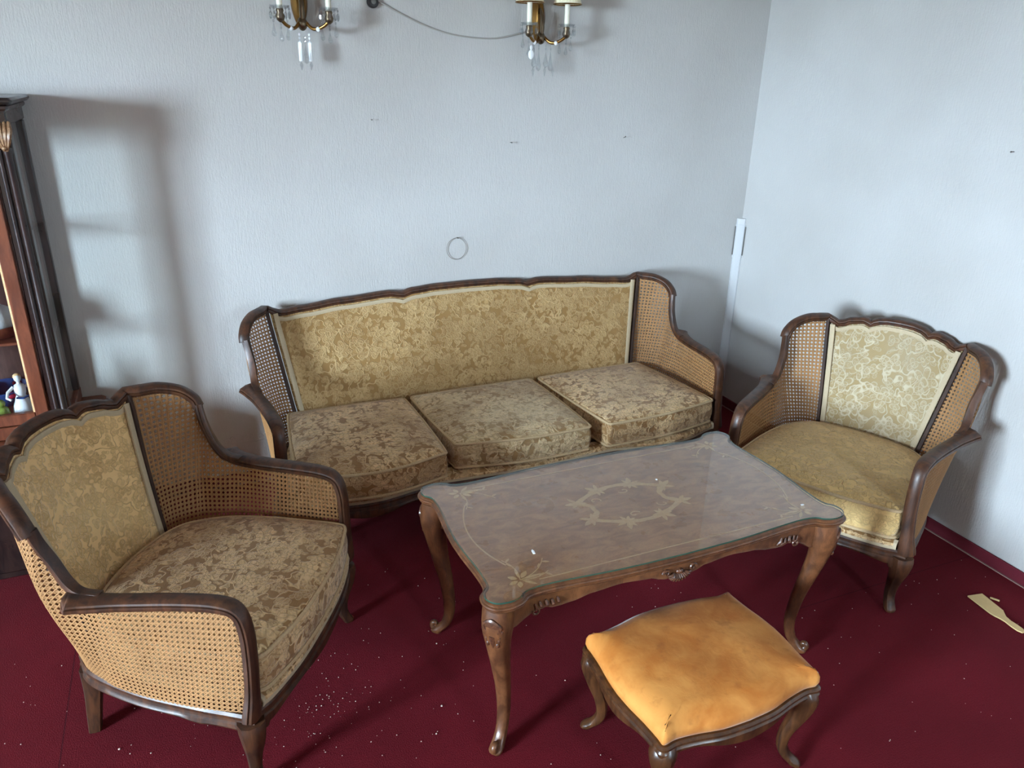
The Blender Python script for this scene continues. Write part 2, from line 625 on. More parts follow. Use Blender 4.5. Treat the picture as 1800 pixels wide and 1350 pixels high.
# ------------------------------------------------------------------ the setting
def wall_with_holes(name, axis, pos, thick, u0, u1, holes, z1):
    mb = MB()
    def bx(a, b, za, zb):
        if axis == 'x':
            mb.box((pos, a, za), (pos + thick, b, zb))
        else:
            mb.box((a, pos, za), (b, pos + thick, zb))
    hs = sorted(holes)
    cur = u0
    for a, b, za, zb in hs:
        bx(cur, a, 0, z1)
        bx(a, b, 0, za)
        bx(a, b, zb, z1)
        cur = b
    bx(cur, u1, 0, z1)
    return mb.obj(name, 'beige_wall', None, 0)


T_ = .2
f_ = MB().box((WL - T_, WF - T_, -.1), (WR + T_, WB + T_, 0)).obj('floor', 'carpet', None, 0)
tag(f_, 'dark red wall-to-wall carpet with a visible seam', kind='structure')
o = MB().box((WL - T_, WF - T_, ZC), (WR + T_, WB + T_, ZC + .1)).obj('ceiling', 'ceiling', None, 0)
tag(o, 'off-white ceiling above the room', kind='structure')
o = MB().box((WL - T_, WB, 0), (WR + T_, WB + T_, ZC)).obj('wall_back', 'wall', None, 0)
tag(o, 'pale textured wallpaper wall behind the sofa', kind='structure')
o = MB().box((WR, WF, 0), (WR + T_, WB, ZC)).obj('wall_right', 'wall', None, 0)
tag(o, 'pale textured wallpaper wall behind the right armchair', kind='structure')
o = wall_with_holes('wall_left', 'x', WL - T_, T_, WF, WB, WIN_L, ZC)
tag(o, 'unseen left window wall, its beige set to dim and warm the bounced light', kind='structure')
o = wall_with_holes('wall_front', 'y', WF - T_, T_, WL - T_, WR + T_, WIN_F, ZC)
tag(o, 'unseen wall behind the viewer, its beige set to dim and warm the bounced light', kind='structure')


# low relief scroll border pressed into the wallpaper beside the sofa
wb_ = bpy.data.objects['wall_back']
for k in range(8):
    mb = MB()
    x0 = -.30 + k * .075
    for q in (-1, 1):
        mb.tube([(x0 + q * (.016 - .014 * (1 - j / 14) * math.cos(j * .55)), WB - .0005, .232 + q * .004 + .015 * (1 - j / 14) * math.sin(j * .55)) for j in range(13)], .0022, 6,
                [1 - j / 20 for j in range(13)])
    mb.tube([(x0 - .036, WB - .0005, .205), (x0, WB - .0005, .212), (x0 + .036, WB - .0005, .205)], .0022, 6)
    mb.obj('relief_scroll', 'wall', wb_, 50)


def baseboard(name, a, b, lab):
    o = MB().rbox(a, b, .003).obj(name, 'skirting', None, 0)
    tag(o, lab, kind='structure')
    return o


bb = baseboard('baseboard_right', (WR - .012, WF + .02, .004), (WR - .0005, WB - .014, .057), 'dark red carpet skirting strip along the right wall')
MB().box((WR - .016, WF + .02, .0005), (WR - .0005, WB - .02, .004)).obj('edge_strip', 'pale_edge', bb, 0)
bb = baseboard('baseboard_back', (WL + .01, WB - .012, .004), (WR - .014, WB - .0005, .057), 'dark red carpet skirting strip behind the sofa')
MB().box((WL + .01, WB - .016, .0005), (WR - .018, WB - .0005, .004)).obj('edge_strip', 'pale_edge', bb, 0)


def window(n, axis, pos, a, b, z0, z1, lab):
    fr = MB()
    d = .05
    def bx(m_, u0, u1, v0, v1, p0=pos, p1=pos + d):
        if axis == 'x':
            m_.box((p0, u0, v0), (p1, u1, v1))
        else:
            m_.box((u0, p0, v0), (u1, p1, v1))
    w = .055
    bx(fr, a, a + w, z0, z1)
    bx(fr, b - w, b, z0, z1)
    bx(fr, a + w, b - w, z0, z0 + w)
    bx(fr, a + w, b - w, z1 - w, z1)
    mid = (a + b) / 2
    bx(fr, mid - .04, mid + .04, z0 + w, z1 - w)
    o = fr.obj('window_%d' % n, 'white_plastic', None, 0)
    tag(o, lab, kind='structure')
    for u0, u1 in ((a + w, mid - .04), (mid + .04, b - w)):
        g = MB()
        bx(g, u0, u1, z0 + w, z1 - w, pos + .022, pos + .026)
        g.obj('pane', 'glass', o, 0)
    return o


for k, (a, b, z0, z1) in enumerate(WIN_L):
    window(k + 1, 'x', WL - .12, a, b, z0, z1, 'two-pane casement window on the left wall')
for k, (a, b, z0, z1) in enumerate(WIN_F):
    window(2, 'y', WF - .12, a, b, z0, z1, 'casement window behind the viewer')
o = MB().box((-40, -40, -1.2), (40, 40, -1.0)).obj('ground', 'ground', None, 0)  # unseen plane added so no sky shines up through the windows
tag(o, 'unseen ground plane added outside to block sky light from below', kind='structure')

# ------------------------------------------------------------------ seating set: sofa and armchairs share one pattern
Z_RAIL0, Z_RAIL1 = .212, .268
LEAN_A, LEAN_B = .16, .24          # back leans: y = A + B*z


class Seat:
    def __init__(s, d, bow, crest, front):
        s.d, s.bow, s.front = d, bow, front
        s.hw = .268 + d
        s.crest = crest            # (x, z) pairs of rail centre, from the middle out

    def back_y(s, x, z):
        k = min(1.0, abs(x) / s.hw)
        fall = (1 - k * k) if s.d == 0 else (1 - k ** 6)
        zz = min(1, max(0, (z - .25) / .6))
        return LEAN_A + LEAN_B * z + s.bow * fall * (.35 + .65 * zz)

    def half_w(s, z):
        t = (z - .396) / (.841 - .396)
        return .202 + (.268 - .202) * t + s.d

    def crest_z(s, x):
        return interp(abs(x), s.crest)

    def side_pts(s):
        d = s.d
        st = [((.352, -.295), (.340, -.300, .585)), ((.357, -.20), (.345, -.22, .607)), ((.350, -.08), (.362, -.10, .607)),
              ((.340, .01), (.378, 0.0, .603)), ((.325, .09), (.383, .075, .607)), ((.315, .12), (.378, .115, .63)),
              ((.305, .145), (.378, .15, .68)), ((.298, .165), (.384, .172, .73)), ((.290, .185), (.390, .184, .783)),
              ((.283, .20), (.388, .197, .81)), ((.268, .225), (.372, .232, .845)), ((.245, .245), (.340, .285, .868)),
              ((.218, .248), (.305, .33, .868)), ((.190, .234), (.274, .362, .856))]
        bot = cat([(a[0] + d, a[1], .262) for a, b in st], 6)
        top = cat([(b[0] + d, b[1], b[2]) for a, b in st], 6)
        return bot, top


def cane_mesh(seat):
    """six-way woven cane: level and upright pairs of strands plus two diagonals, following the curved side"""
    bot, top = seat.side_pts()
    n = len(bot)
    U = [0.0]
    for i in range(1, n):
        a = (bot[i] + top[i]) / 2 - (bot[i - 1] + top[i - 1]) / 2
        a.z = 0
        U.append(U[-1] + max(.004, a.length * 1.08))
    p = .0150
    zb = .262

    def S(u, z):
        if u < 0 or u > U[-1]:
            return None
        lo, hi = 0, n - 1
        while hi - lo > 1:
            mid = (lo + hi) // 2
            if U[mid] <= u:
                lo = mid
            else:
                hi = mid
        t = (u - U[lo]) / (U[hi] - U[lo])
        b = bot[lo].lerp(bot[hi], t)
        c = top[lo].lerp(top[hi], t)
        if z > c.z or z < zb:
            return None
        k = (z - zb) / (c.z - zb)
        P = b.lerp(c, k ** 1.25 * .35 + k * .65)
        # the wing bellies out behind its rail
        s_ = (lo + t) / (n - 1)
        w = max(0.0, min(1.0, (s_ - .36) / .22)) * max(0.0, min(1.0, (1 - s_) / .30))
        o_ = Vector((P.x - seat.d - .10, P.y + .02, 0)).normalized()
        return P + o_ * (.030 * w * math.sin(math.pi * k ** 1.5))

    def normal(u, z):
        a = S(min(u + .004, U[-1]), z) or S(u, z)
        b = S(max(u - .004, 0), z) or S(u, z)
        t = a - b
        c = S(u, z)
        e = S(u, max(zb, z - .006)) or c
        w = (c - e) if (c - e).length > 1e-6 else Vector((0, 0, 1))
        nn = t.cross(w)
        return nn.normalized() if nn.length > 1e-9 else Vector((1, 0, 0))

    mb = MB()

    def ribbon(pts, w, off):
        run = []

        def flush():
            if len(run) > 1:
                vs, fs = [], []
                for i, (P, N) in enumerate(run):
                    a = run[max(i - 1, 0)][0]
                    b = run[min(i + 1, len(run) - 1)][0]
                    t = (b - a).normalized()
                    sd = N.cross(t).normalized() * (w / 2)
                    vs += [P - sd + N * off, P + N * (off + .0006), P + sd + N * off, P + N * (off - .0006)]
                for i in range(len(run) - 1):
                    a, b = 4 * i, 4 * i + 4
                    for j in range(4):
                        k = (j + 1) % 4
                        fs.append((a + j, a + k, b + k, b + j))
                mb.add(vs, fs)
            run.clear()
        for u, z in pts:
            P = S(u, z)
            if P is None:
                flush()
            else:
                run.append((P, normal(u, z)))
        flush()

    zmax = .875
    nz = int((zmax - zb) / p) + 1
    nu = int(U[-1] / p) + 1
    for j in range(nz):
        z = zb + p * (j + .5)
        ribbon([(U[-1] * i / (nu * 1.5), z) for i in range(int(nu * 1.5) + 1)], p * .31, .0005)
    for i in range(nu):
        u = p * (i + .5)
        ribbon([(u, zb + (p / 2) * j + .0005) for j in range(nz * 2)], p * .31, -.0005)
    for k in range(-nz, nu + nz):
        base = p * (k + .5)
        ribbon([(base + p * .7 * i, zb + .0005 + p * .7 * i) for i in range(int(nz / .7) + 1)], p * .25, .0012)
        ribbon([(base + p * .7 * i, zb + p * nz - p * .7 * i) for i in range(int(nz / .7) + 1)], p * .25, .0014)
    return mb


def cabriole(path, shape=None, out=(1, 0), n=10, p=2.6, squash=1.0):
    """leg as a loft of level rings; path: (z, offset along out, radius)"""
    ox, oy = out
    L = math.hypot(ox, oy)
    ox, oy = ox / L, oy / L
    sm = cat([(a, b, c) for a, b, c in path], 4)
    rings = []
    base = rounded(2, 2, n, p)
    for z, off, r_ in sm:
        ring = []
        for a, b in base:
            # a along out, b across
            ring.append((ox * (off + a * r_) - oy * b * r_ * squash, oy * (off + a * r_) + ox * b * r_ * squash, z))
        rings.append(ring)
    return rings


def leg_mesh(path, at, out, **kw):
    rings = cabriole(path, out=out, **kw)
    return MB().loft([[(x + at[0], y + at[1], z) for x, y, z in r_] for r_ in rings])


def seat_outline(seat):
    """plan of the base rail, anticlockwise from front middle, right half then mirrored"""
    d = seat.d
    side = [(.365 + d, -.317), (.361 + d, -.24), (.357 + d, -.16), (.340 + d, .012), (.307 + d, .15), (.276 + d, .225), (.228 + d, .278)]
    back = [(.12 + d * .6, .298), (0, .30)]
    fr = cat([(x, y, 0) for x, y in seat.front], 8)
    sd = cat([(x, y, 0) for x, y in side], 5)
    bk = cat([(x, y, 0) for x, y in [side[-1]] + back], 5)
    half = [(v.x, v.y) for v in fr] + [(v.x, v.y) for v in sd[1:]] + [(v.x, v.y) for v in bk[1:]]
    left = [(-x, y) for x, y in reversed(half[1:-1])]
    return half + left, len(fr) - 1


def offset_outline(pts, dist):
    n = len(pts)
    out = []
    for i in range(n):
        a, b = pts[i - 1], pts[(i + 1) % n]
        t = Vector((b[0] - a[0], b[1] - a[1], 0))
        if t.length < 1e-9:
            out.append(pts[i])
            continue
        t.normalize()
        out.append((pts[i][0] + t.y * dist, pts[i][1] - t.x * dist))
    return out


def make_seat(root, seat, back_mat):
    d = seat.d
    # ---- base rail with a moulded face and a shaped lower edge
    pts, ic = seat_outline(seat)
    N = len(pts)
    levels = [(Z_RAIL1, -.012), (Z_RAIL1, -.002), (Z_RAIL1 - .008, .003), (Z_RAIL1 - .018, .002), (Z_RAIL1 - .021, -.002), (Z_RAIL1 - .030, -.001),
              (Z_RAIL1 - .034, .004), (Z_RAIL0 + .008, .006), (Z_RAIL0, .002), (Z_RAIL0, -.022), (Z_RAIL1, -.022)]
    mb = MB()
    rings = []
    for z, off in levels:
        op = offset_outline(pts, off)
        ring = []
        for (x, y), (x0, y0) in zip(op, pts):
            zz = z
            if z <= Z_RAIL0 + .01:
                if y0 < -.3:      # front: dips to a pendant in the middle of each bay and near the legs
                    k = abs(x0) / (.365 + d)
                    zz += .010 * math.cos(k * math.pi * (2 if d == 0 else 6)) * -1 + (-.012 if k > .86 else 0)
                elif abs(x0) > .2 + d:   # sides: cusp behind the front leg
                    yy = (y0 + .31) / .58
                    zz += .010 * math.sin(max(0, min(1, yy)) * math.pi) - .008 * math.exp(-((yy - .28) / .05) ** 2)
            ring.append((x, y, zz))
        rings.append(ring)
    mb.loft(rings, True, False, True)
    mb.obj('seat_rail', 'frame_wood', root)
    # seat deck under the cushions
    deck = MB()
    op = offset_outline(pts, -.045)
    deck.loft([[(x, y, .235) for x, y in op], [(x, y, .300) for x, y in op]])
    deck.obj('seat_deck', 'brocade_seat', root, uv='seat')
    # upholstered front edge above the rail, with a braid along the rail and up each end
    fr = [pts[i] for i in range(-ic + 1, ic)]
    fr = [q for q in fr if abs(q[0]) < .325 + d]
    mb = MB()
    rings = []
    for (x, y) in fr:
        rings.append([(x, y + .030, .262), (x, y + .004, .266), (x, y - .004, .285), (x, y - .001, .294), (x, y + .012, .302), (x, y + .05, .303), (x, y + .06, .27)])
    mb.loft(rings, True, True)
    mb.obj('front_edge', 'brocade_seat', root, uv='seat')
    mb = MB()
    mb.sweep([(x, y - .0005, .2745) for x, y in fr], rounded(.005, .012, 8, 4), (0, -1, 0))
    for sx in (0, -1):
        x, y = fr[sx]
        mb.sweep([(x, y - .001, .270), (x, y - .004, .284), (x, y - .001, .294), (x, y + .011, .302)], rounded(.005, .014, 8, 4), (0, -1, 0))
    mb.obj('braid', 'trim', root)
    # ---- arms
    arm = cat([(.360, -.312, .262), (.350, -.317, .34), (.341, -.319, .44), (.339, -.317, .53), (.3385, -.300, .585), (.342, -.255, .605),
               (.352, -.16, .607), (.368, -.04, .602), (.386, .05, .602), (.403, .102, .609), (.411, .118, .617)], 6)
    arm = [v + Vector((d, 0, 0)) for v in arm]
    na = len(arm)
    sc = []
    for i in range(na):
        t = i / (na - 1)
        sc.append((interp(t, [(0, 1.15), (.12, .85), (.35, .86), (.5, 1.0), (.72, 1.05), (.84, 1.25), (.92, 1.45), (.97, 1.0), (1, .3)]),
                   interp(t, [(0, 1.2), (.15, .95), (.9, 1.0), (.96, .75), (1, .3)])))
    wing = cat([(.369, .045, .603), (.374, .095, .610), (.3725, .128, .640), (.3725, .156, .700), (.379, .174, .75), (.384, .183, .792)], 6)
    wing = [v + Vector((d, 0, 0)) for v in wing]
    prof_arm = moulded(.052, .031)
    for s in (1, -1):
        mb = MB()
        mb.sweep(arm, [(a, -b) for a, b in prof_arm], [Vector((1, 0, .06))] * na, sc)
        mb2 = mb if s == 1 else mb.mirror()
        mb2.obj('arm_rail', 'frame_wood', root)
        mb = MB()
        nw = len(wing)
        hints = [Vector((1, .15 + .5 * i / nw, .1)) for i in range(nw)]
        mb.sweep(wing, moulded(.030, .028), hints)
        mb2 = mb if s == 1 else mb.mirror()
        mb2.obj('wing_rail', 'frame_wood', root)
    # ---- crest rail: from notch over both wings, serpentine with two cusps
    wing_top = [(.391, .184, .781), (.389, .197, .81), (.373, .232, .843), (.341, .285, .862), (.305, .33, .864)]
    right = [Vector((x + d, y, z)) for x, y, z in cat(wing_top, 7)]
    xs = [x for x, z in seat.crest]
    x_out = xs[-1]
    seg = []
    steps = 60 if d else 26
    for i in range(steps + 1):
        x = x_out * (1 - i / steps)
        seg.append(Vector((x, seat.back_y(x, seat.crest_z(x)) + .004, seat.crest_z(x))))
    path = right + seg
    hints = []
    for v in path:
        hints.append(Vector((max(0, v.x - d - .2) * 6, .6, 0)) if v.x > .2 + d else Vector((0, 1, .1)))
    for i in range(len(right)):
        t = i / len(right)
        hints[i] = Vector((1 - t * .7, .25 + t * .6, .15))
    pathL = [Vector((-v.x, v.y, v.z)) for v in reversed(path[:-1])]
    hintL = [Vector((-h.x, h.y, h.z)) for h in reversed(hints[:-1])]
    prof = moulded(.044, .029)
    full = path + pathL
    fh = hints + hintL
    # orient bead upwards: b = t x a ; travelling -x with a=+y gives b=-z... flip profile
    MB().sweep(full, [(a, -b) for a, b in prof], fh).obj('crest_rail', 'frame_wood', root)
    # ---- back panel
    def panel_pt(u, z, fwd):
        x = u * (seat.half_w(z) - .006)
        return x, seat.back_y(x, z) - fwd
    nu, nz = (64, 12) if d else (26, 14)
    front, back = [], []
    for i in range(nu + 1):
        u = -1 + 2 * i / nu
        rowf, rowb = [], []
        for j in range(nz + 1):
            t = j / nz
            zt = seat.crest_z(u * seat.hw * .985) - .010
            z = .28 + (zt - .28) * t
            edge = (1 - u ** 8 if d == 0 else 1 - u ** 30) * (1 - max(0, (t - .6) / .4) ** 4 * .9)
            x, y = panel_pt(u, z, .012 + .020 * edge)
            rowf.append((x, y, z))
            x, y = panel_pt(u, z, -.018)
            rowb.append((x, y, z))
        front.append(rowf)
        back.append(rowb)
    rings = [front[i] + list(reversed(back[i])) for i in range(nu + 1)]
    MB().loft(rings).obj('back_panel', back_mat, root, 40, uv='back')
    # braid around the panel
    mb = MB()
    for s in (-1, 1):
        line = []
        for k in range(14):
            z = .36 + (seat.crest_z(seat.hw) - .016 - .36) * k / 13
            x, y = panel_pt(s * .985, z, .0235)
            line.append((x - s * .007, y, z))
        mb.sweep(line, rounded(.021, .010, 8, 4), (1, 0, 0))
    line = []
    nn = 90 if d else 40
    for k in range(nn + 1):
        u = -.985 + 1.97 * k / nn
        x0 = u * seat.hw
        z = seat.crest_z(x0) - .0245
        x, y = panel_pt(u, z, .0200)
        line.append((x, y, z))
    mb.sweep(line, rounded(.018, .008, 8, 4), (0, 0, 1))
    mb.obj('panel_braid', 'trim', root)
    # stiles each side of the panel
    for s in (-1, 1):
        line = []
        for k in range(14):
            z = .27 + (.852 - .27) * k / 13
            x = seat.half_w(z) + .006
            line.append((s * x, seat.back_y(x, z) - .006, z))
        MB().sweep(line, rounded(.016, .034, 10, 4), (1, 0, 0)).obj('stile', 'stile_wood', root)
    # ---- cane sides
    cm = cane_mesh(seat)
    cm.obj('cane_panel', 'cane', root, 0)
    cm.mirror().obj('cane_panel', 'cane', root, 0)
    # ---- legs
    for s in (-1, 1):
        pth = [(.240, .004, .036), (.215, .008, .036), (.17, .006, .030), (.11, -.008, .0215), (.06, -.012, .018), (.025, -.002, .019), (.010, .006, .020), (0.0, .008, .017)]
        leg_mesh(pth, (s * (.345 + d), -.295), (s, -.9)).obj('leg', 'frame_wood', root)
        pth = [(.235, -.02, .030), (.15, -.012, .024), (.06, .0, .020), (0, .008, .017)]
        leg_mesh(pth, (s * (.240 + d), .262), (s * .5, 1), p=5).obj('leg', 'frame_wood', root)


def cushion(name, pts, z0, z1, dome, mat, root_loc, rz, seed, lab, catg='cushion', group=None, lump=.0011):
    """boxed seat cushion with a corded edge top and bottom; pts: plan outline (closed, local)"""
    rnd = random.Random(seed)
    cx = sum(p[0] for p in pts) / len(pts)
    cy = sum(p[1] for p in pts) / len(pts)
    outl = [(v.x, v.y) for v in cat([(x, y, 0) for x, y in pts], 5, True)]
    n = len(outl)
    ph = [rnd.uniform(0, 6.28) for _ in range(6)]

    def lumpf(x, y):
        return lump * (math.sin(x * 17 + ph[0]) * math.sin(y * 13 + ph[1]) + .6 * math.sin(x * 31 + y * 11 + ph[2]) + .5 * math.sin(y * 37 - x * 9 + ph[3]))
    rings = []
    for k, z in ((.55, z0 + .006), (.9, z0 + .002), (.97, z0), (.995, z0 + .006)):
        rings.append([(cx + (x - cx) * k, cy + (y - cy) * k, z) for x, y in outl])
    h = z1 - z0
    for t in (.2, .4, .6, .8):
        b = 1 + .020 * math.sin(t * math.pi)
        rings.append([(cx + (x - cx) * b, cy + (y - cy) * b, z0 + h * t + lumpf(x * 2, y * 2) * .3) for x, y in outl])
    rings.append([(cx + (x - cx) * .995, cy + (y - cy) * .995, z1 - .004) for x, y in outl])
    for k in (.975, .94, .88, .78, .64, .48, .30, .12):
        rings.append([(cx + (x - cx) * k, cy + (y - cy) * k,
                       z1 + dome * (1 - k ** 5) + lumpf(cx + (x - cx) * k, cy + (y - cy) * k) * (1 - k ** 6)) for x, y in outl])
    root = empty(name, root_loc, rz)
    MB().loft(rings).obj('cushion_body', mat, root, 60, uv='seat')
    for z in (z1 - .003, z0 + .006):
        MB().tube([(cx + (x - cx) * 1.004, cy + (y - cy) * 1.004, z) for x, y in outl], .0062, 7, closed=True).obj('piping', 'piping', root)
    tag(root, lab, catg, group)
    return root


CH_FRONT = [(0, -.366), (.10, -.364), (.19, -.356), (.287, -.338), (.33, -.322), (.365, -.317)]
CH_CREST = [(0, .872), (.05, .871), (.085, .866), (.110, .856), (.120, .849), (.130, .856), (.150, .861), (.19, .855), (.225, .842), (.242, .839), (.262, .852), (.285, .861)]
SO_FRONT = [(0, -.385), (.2, -.372), (.40, -.36), (.50, -.375), (.65, -.402), (.80, -.388), (.93, -.345), (.99, -.328), (1.027, -.322)]
SO_CREST = [(0, .884), (.15, .882), (.27, .874), (.310, .864), (.322, .856), (.334, .863), (.38, .870), (.6, .858), (.78, .844), (.88, .838), (.905, .845), (.93, .860), (.947, .862)]

chair = Seat(0.0, .083, CH_CREST, CH_FRONT)
sofa = Seat(.662, .035, SO_CREST, SO_FRONT)

A_LOC, A_RZ = (-.075, 2.115, 0), 58.34
B_LOC, B_RZ = (2.369, 2.012, 0), -64.97
S_LOC, S_RZ = (1.228, 2.981, 0), .27

ra = empty('armchair', A_LOC, A_RZ)
make_seat(ra, chair, 'brocade_left')
tag(ra, 'cane-sided armchair at left, beside the display cabinet, facing the table', 'armchair', 'cane armchairs')
rb = empty('armchair', B_LOC, B_RZ)
make_seat(rb, chair, 'brocade_right')
tag(rb, 'cane-sided armchair at right, its pale floral back against the bright wall', 'armchair', 'cane armchairs')
rs = empty('sofa', S_LOC, S_RZ)
make_seat(rs, sofa, 'brocade_back')
tag(rs, 'long three-seat sofa with cane sides and gold brocade back', 'sofa')

CH_CUSH = [(0, -.372), (.14, -.366), (.25, -.345), (.302, -.330), (.316, -.30), (.318, -.20), (.315, -.08), (.298, .05), (.262, .14), (.215, .20), (.13, .232), (0, .245)]
CH_CUSH = CH_CUSH + [(-x, y) for x, y in reversed(CH_CUSH[1:-1])]
cushion('seat_cushion', CH_CUSH, .308, .425, .028, 'brocade_seat', A_LOC, A_RZ, 1, 'plump gold brocade seat cushion in the left armchair', group='loose seat cushions')
cushion('seat_cushion', CH_CUSH, .308, .425, .028, 'brocade_seat_gold', B_LOC, B_RZ, 2, 'flat gold seat cushion in the right armchair', group='loose seat cushions')


def quad(c0, c1, c2, c3, fb=.02, r=.035):
    """cushion plan from corners front-left, front-right, back-right, back-left with softly bowed edges"""
    C = [Vector((*c, 0)) for c in (c0, c1, c2, c3)]
    out = []
    for i in range(4):
        p, q, nx = C[i - 1], C[i], C[(i + 1) % 4]
        a = q + (p - q).normalized() * r
        b = q + (nx - q).normalized() * r
        out += [a, q * .62 + (a + b) * .19, b]
        e = nx + (q - nx).normalized() * r
        t = (nx - q).normalized()
        nrm = Vector((t.y, -t.x, 0))
        bow = fb if i == 0 else .006
        for k in (.25, .5, .75):
            out.append(b.lerp(e, k) + nrm * bow * math.sin(k * math.pi))
    return [(v.x, v.y) for v in out]


cushion('seat_cushion', quad((-.955, -.375), (-.372, -.385), (-.380, .215), (-.905, .225), .055), .305, .418, .030, 'brocade_seat', S_LOC, S_RZ, 3,
        'brown-gold brocade cushion at the left end of the sofa', group='loose seat cushions')
cushion('seat_cushion', quad((-.318, -.335), (.285, -.385), (.268, .215), (-.352, .205), .022), .308, .424, .026, 'brocade_seat_pale', S_LOC, S_RZ, 4,
        'worn pale cushion in the middle of the sofa', group='loose seat cushions')
cushion('seat_cushion', quad((.372, -.392), (.968, -.335), (.895, .225), (.308, .215), .018), .308, .424, .022, 'brocade_seat', S_LOC, S_RZ, 5,
        'brocade cushion at the right end of the sofa, by the room corner', group='loose seat cushions')

# ------------------------------------------------------------------ coffee table
T_LOC, T_RZ = (1.208, 1.803, 0), -.07
rt_ = empty('coffee_table', T_LOC, T_RZ)
tag(rt_, 'low walnut coffee table with carved cabriole legs under a glass sheet', 'table')
TQ = [(0, -.320), (.20, -.316), (.36, -.304), (.445, -.300), (.492, -.306), (.512, -.322), (.548, -.333), (.592, -.326), (.614, -.296), (.610, -.262),
      (.592, -.240), (.588, -.205), (.590, -.15), (.597, -.07), (.600, 0)]


def quad_sym(q):
    a = [(v.x, v.y) for v in cat([(x, y, 0) for x, y in q], 4)]
    b = [(x, -y) for x, y in reversed(a[:-1])]
    h = a + b
    l = [(-x, y) for x, y in reversed(h[1:-1])]
    return h + l


TOP = quad_sym(TQ)
ZT = .560
rings = []
for z, off in ((ZT - .030, -.040), (ZT - .030, -.012), (ZT - .026, -.004), (ZT - .022, -.001), (ZT - .0195, -.004), (ZT - .017, .001), (ZT - .011, .004),
               (ZT - .008, .0015), (ZT - .0065, -.003), (ZT - .004, -.003), (ZT - .001, -.007), (ZT, -.011)):
    rings.append([(x, y, z) for x, y in offset_outline(TOP, off)])
tt = MB().loft(rings).obj('table_top', 'table_wood', rt_, 30)
# veneered field, then inlay a hair proud of it
vn = MB().loft([[(x, y, ZT - .002) for x, y in offset_outline(TOP, -.0125)], [(x, y, ZT + .0004) for x, y in offset_outline(TOP, -.013)]]).obj('veneer', 'veneer', tt, 0)
Zi = ZT + .0008
inl = MB()


def flat_ribbon(mb, path, w, closed=False, z=Zi):
    n = len(path)
    vs, fs = [], []
    for i in range(n):
        a = Vector(path[i - 1] if (closed or i) else path[0])
        b = Vector(path[(i + 1) % n] if (closed or i < n - 1) else path[i])
        t = (b - a)
        t = t.normalized() if t.length > 1e-9 else Vector((1, 0))
        ww = w[i] if isinstance(w, list) else w
        nn = Vector((-t.y, t.x)) * ww / 2
        p = Vector(path[i])
        vs += [(p.x + nn.x, p.y + nn.y, z), (p.x - nn.x, p.y - nn.y, z), (p.x - nn.x, p.y - nn.y, z - .0006), (p.x + nn.x, p.y + nn.y, z - .0006)]
    for i in range(n if closed else n - 1):
        a, b = 4 * i, 4 * ((i + 1) % n)
        for j in range(4):
            k = (j + 1) % 4
            fs.append((a + j, b + j, b + k, a + k))
    mb.add(vs, fs)


def leaf(mb, x, y, ang, L, w, z=None):
    z = Zi + .00001 + .00002 * (len(mb.f) % 41)
    c, s = math.cos(ang), math.sin(ang)
    prof = [(0, 0), (.2, .35), (.5, .5), (.8, .3), (1, 0), (.8, -.3), (.5, -.5), (.2, -.35)]
    pts = [(x + c * a * L - s * b * w, y + s * a * L + c * b * w) for a, b in prof]
    mb.loft([[(px_, py_, z - .0006) for px_, py_ in pts], [(px_, py_, z) for px_, py_ in pts]])


# stringing line set in from the edge
line = offset_outline(TOP, -.058)
keep = [p for p in line if abs(p[0]) < .47 and abs(p[1]) > .2 or abs(p[1]) < .19]
strings = MB()
for sgn in (1, -1):
    flat_ribbon(strings, [(x * .01, y * sgn) for x, y in [(k, .262 - .0) for k in range(-44, 45, 4)]], .0045)
    flat_ribbon(strings, [(sgn * (.545 - .045 * (k / 17) ** 2), k * .01) for k in range(-17, 18)], .0045)
strings.obj('stringing', 'inlay', tt, 0)
# corner sprays
for sx in (1, -1):
    for sy in (1, -1):
        mb = MB()
        cx, cy = .49, .245
        for a0, L, w in ((0.3, .030, .014), (1.2, .026, .016), (2.4, .042, .011), (3.2, .060, .010), (3.9, .034, .016), (4.6, .046, .010), (5.6, .028, .015)):
            leaf(mb, cx + .008 * math.cos(a0), cy + .008 * math.sin(a0), a0, L, w)
        for a0, Ls in ((3.25, .12), (4.35, .10), (2.75, .09)):
            pth = [(cx + math.cos(a0 + .5 * k / 8) * Ls * k / 8, cy + math.sin(a0 + .5 * k / 8) * Ls * k / 8) for k in range(9)]
            flat_ribbon(mb, pth, .003)
            leaf(mb, pth[5][0], pth[5][1], a0 + .9, .022, .008)
            leaf(mb, pth[7][0], pth[7][1], a0 - .5, .022, .008)
        mb.v = [(x * sx, y * sy, z) for x, y, z in mb.v]
        if sx * sy < 0:
            mb.f = [tuple(reversed(f)) for f in mb.f]
        mb.obj('corner_inlay', 'inlay', tt, 0)
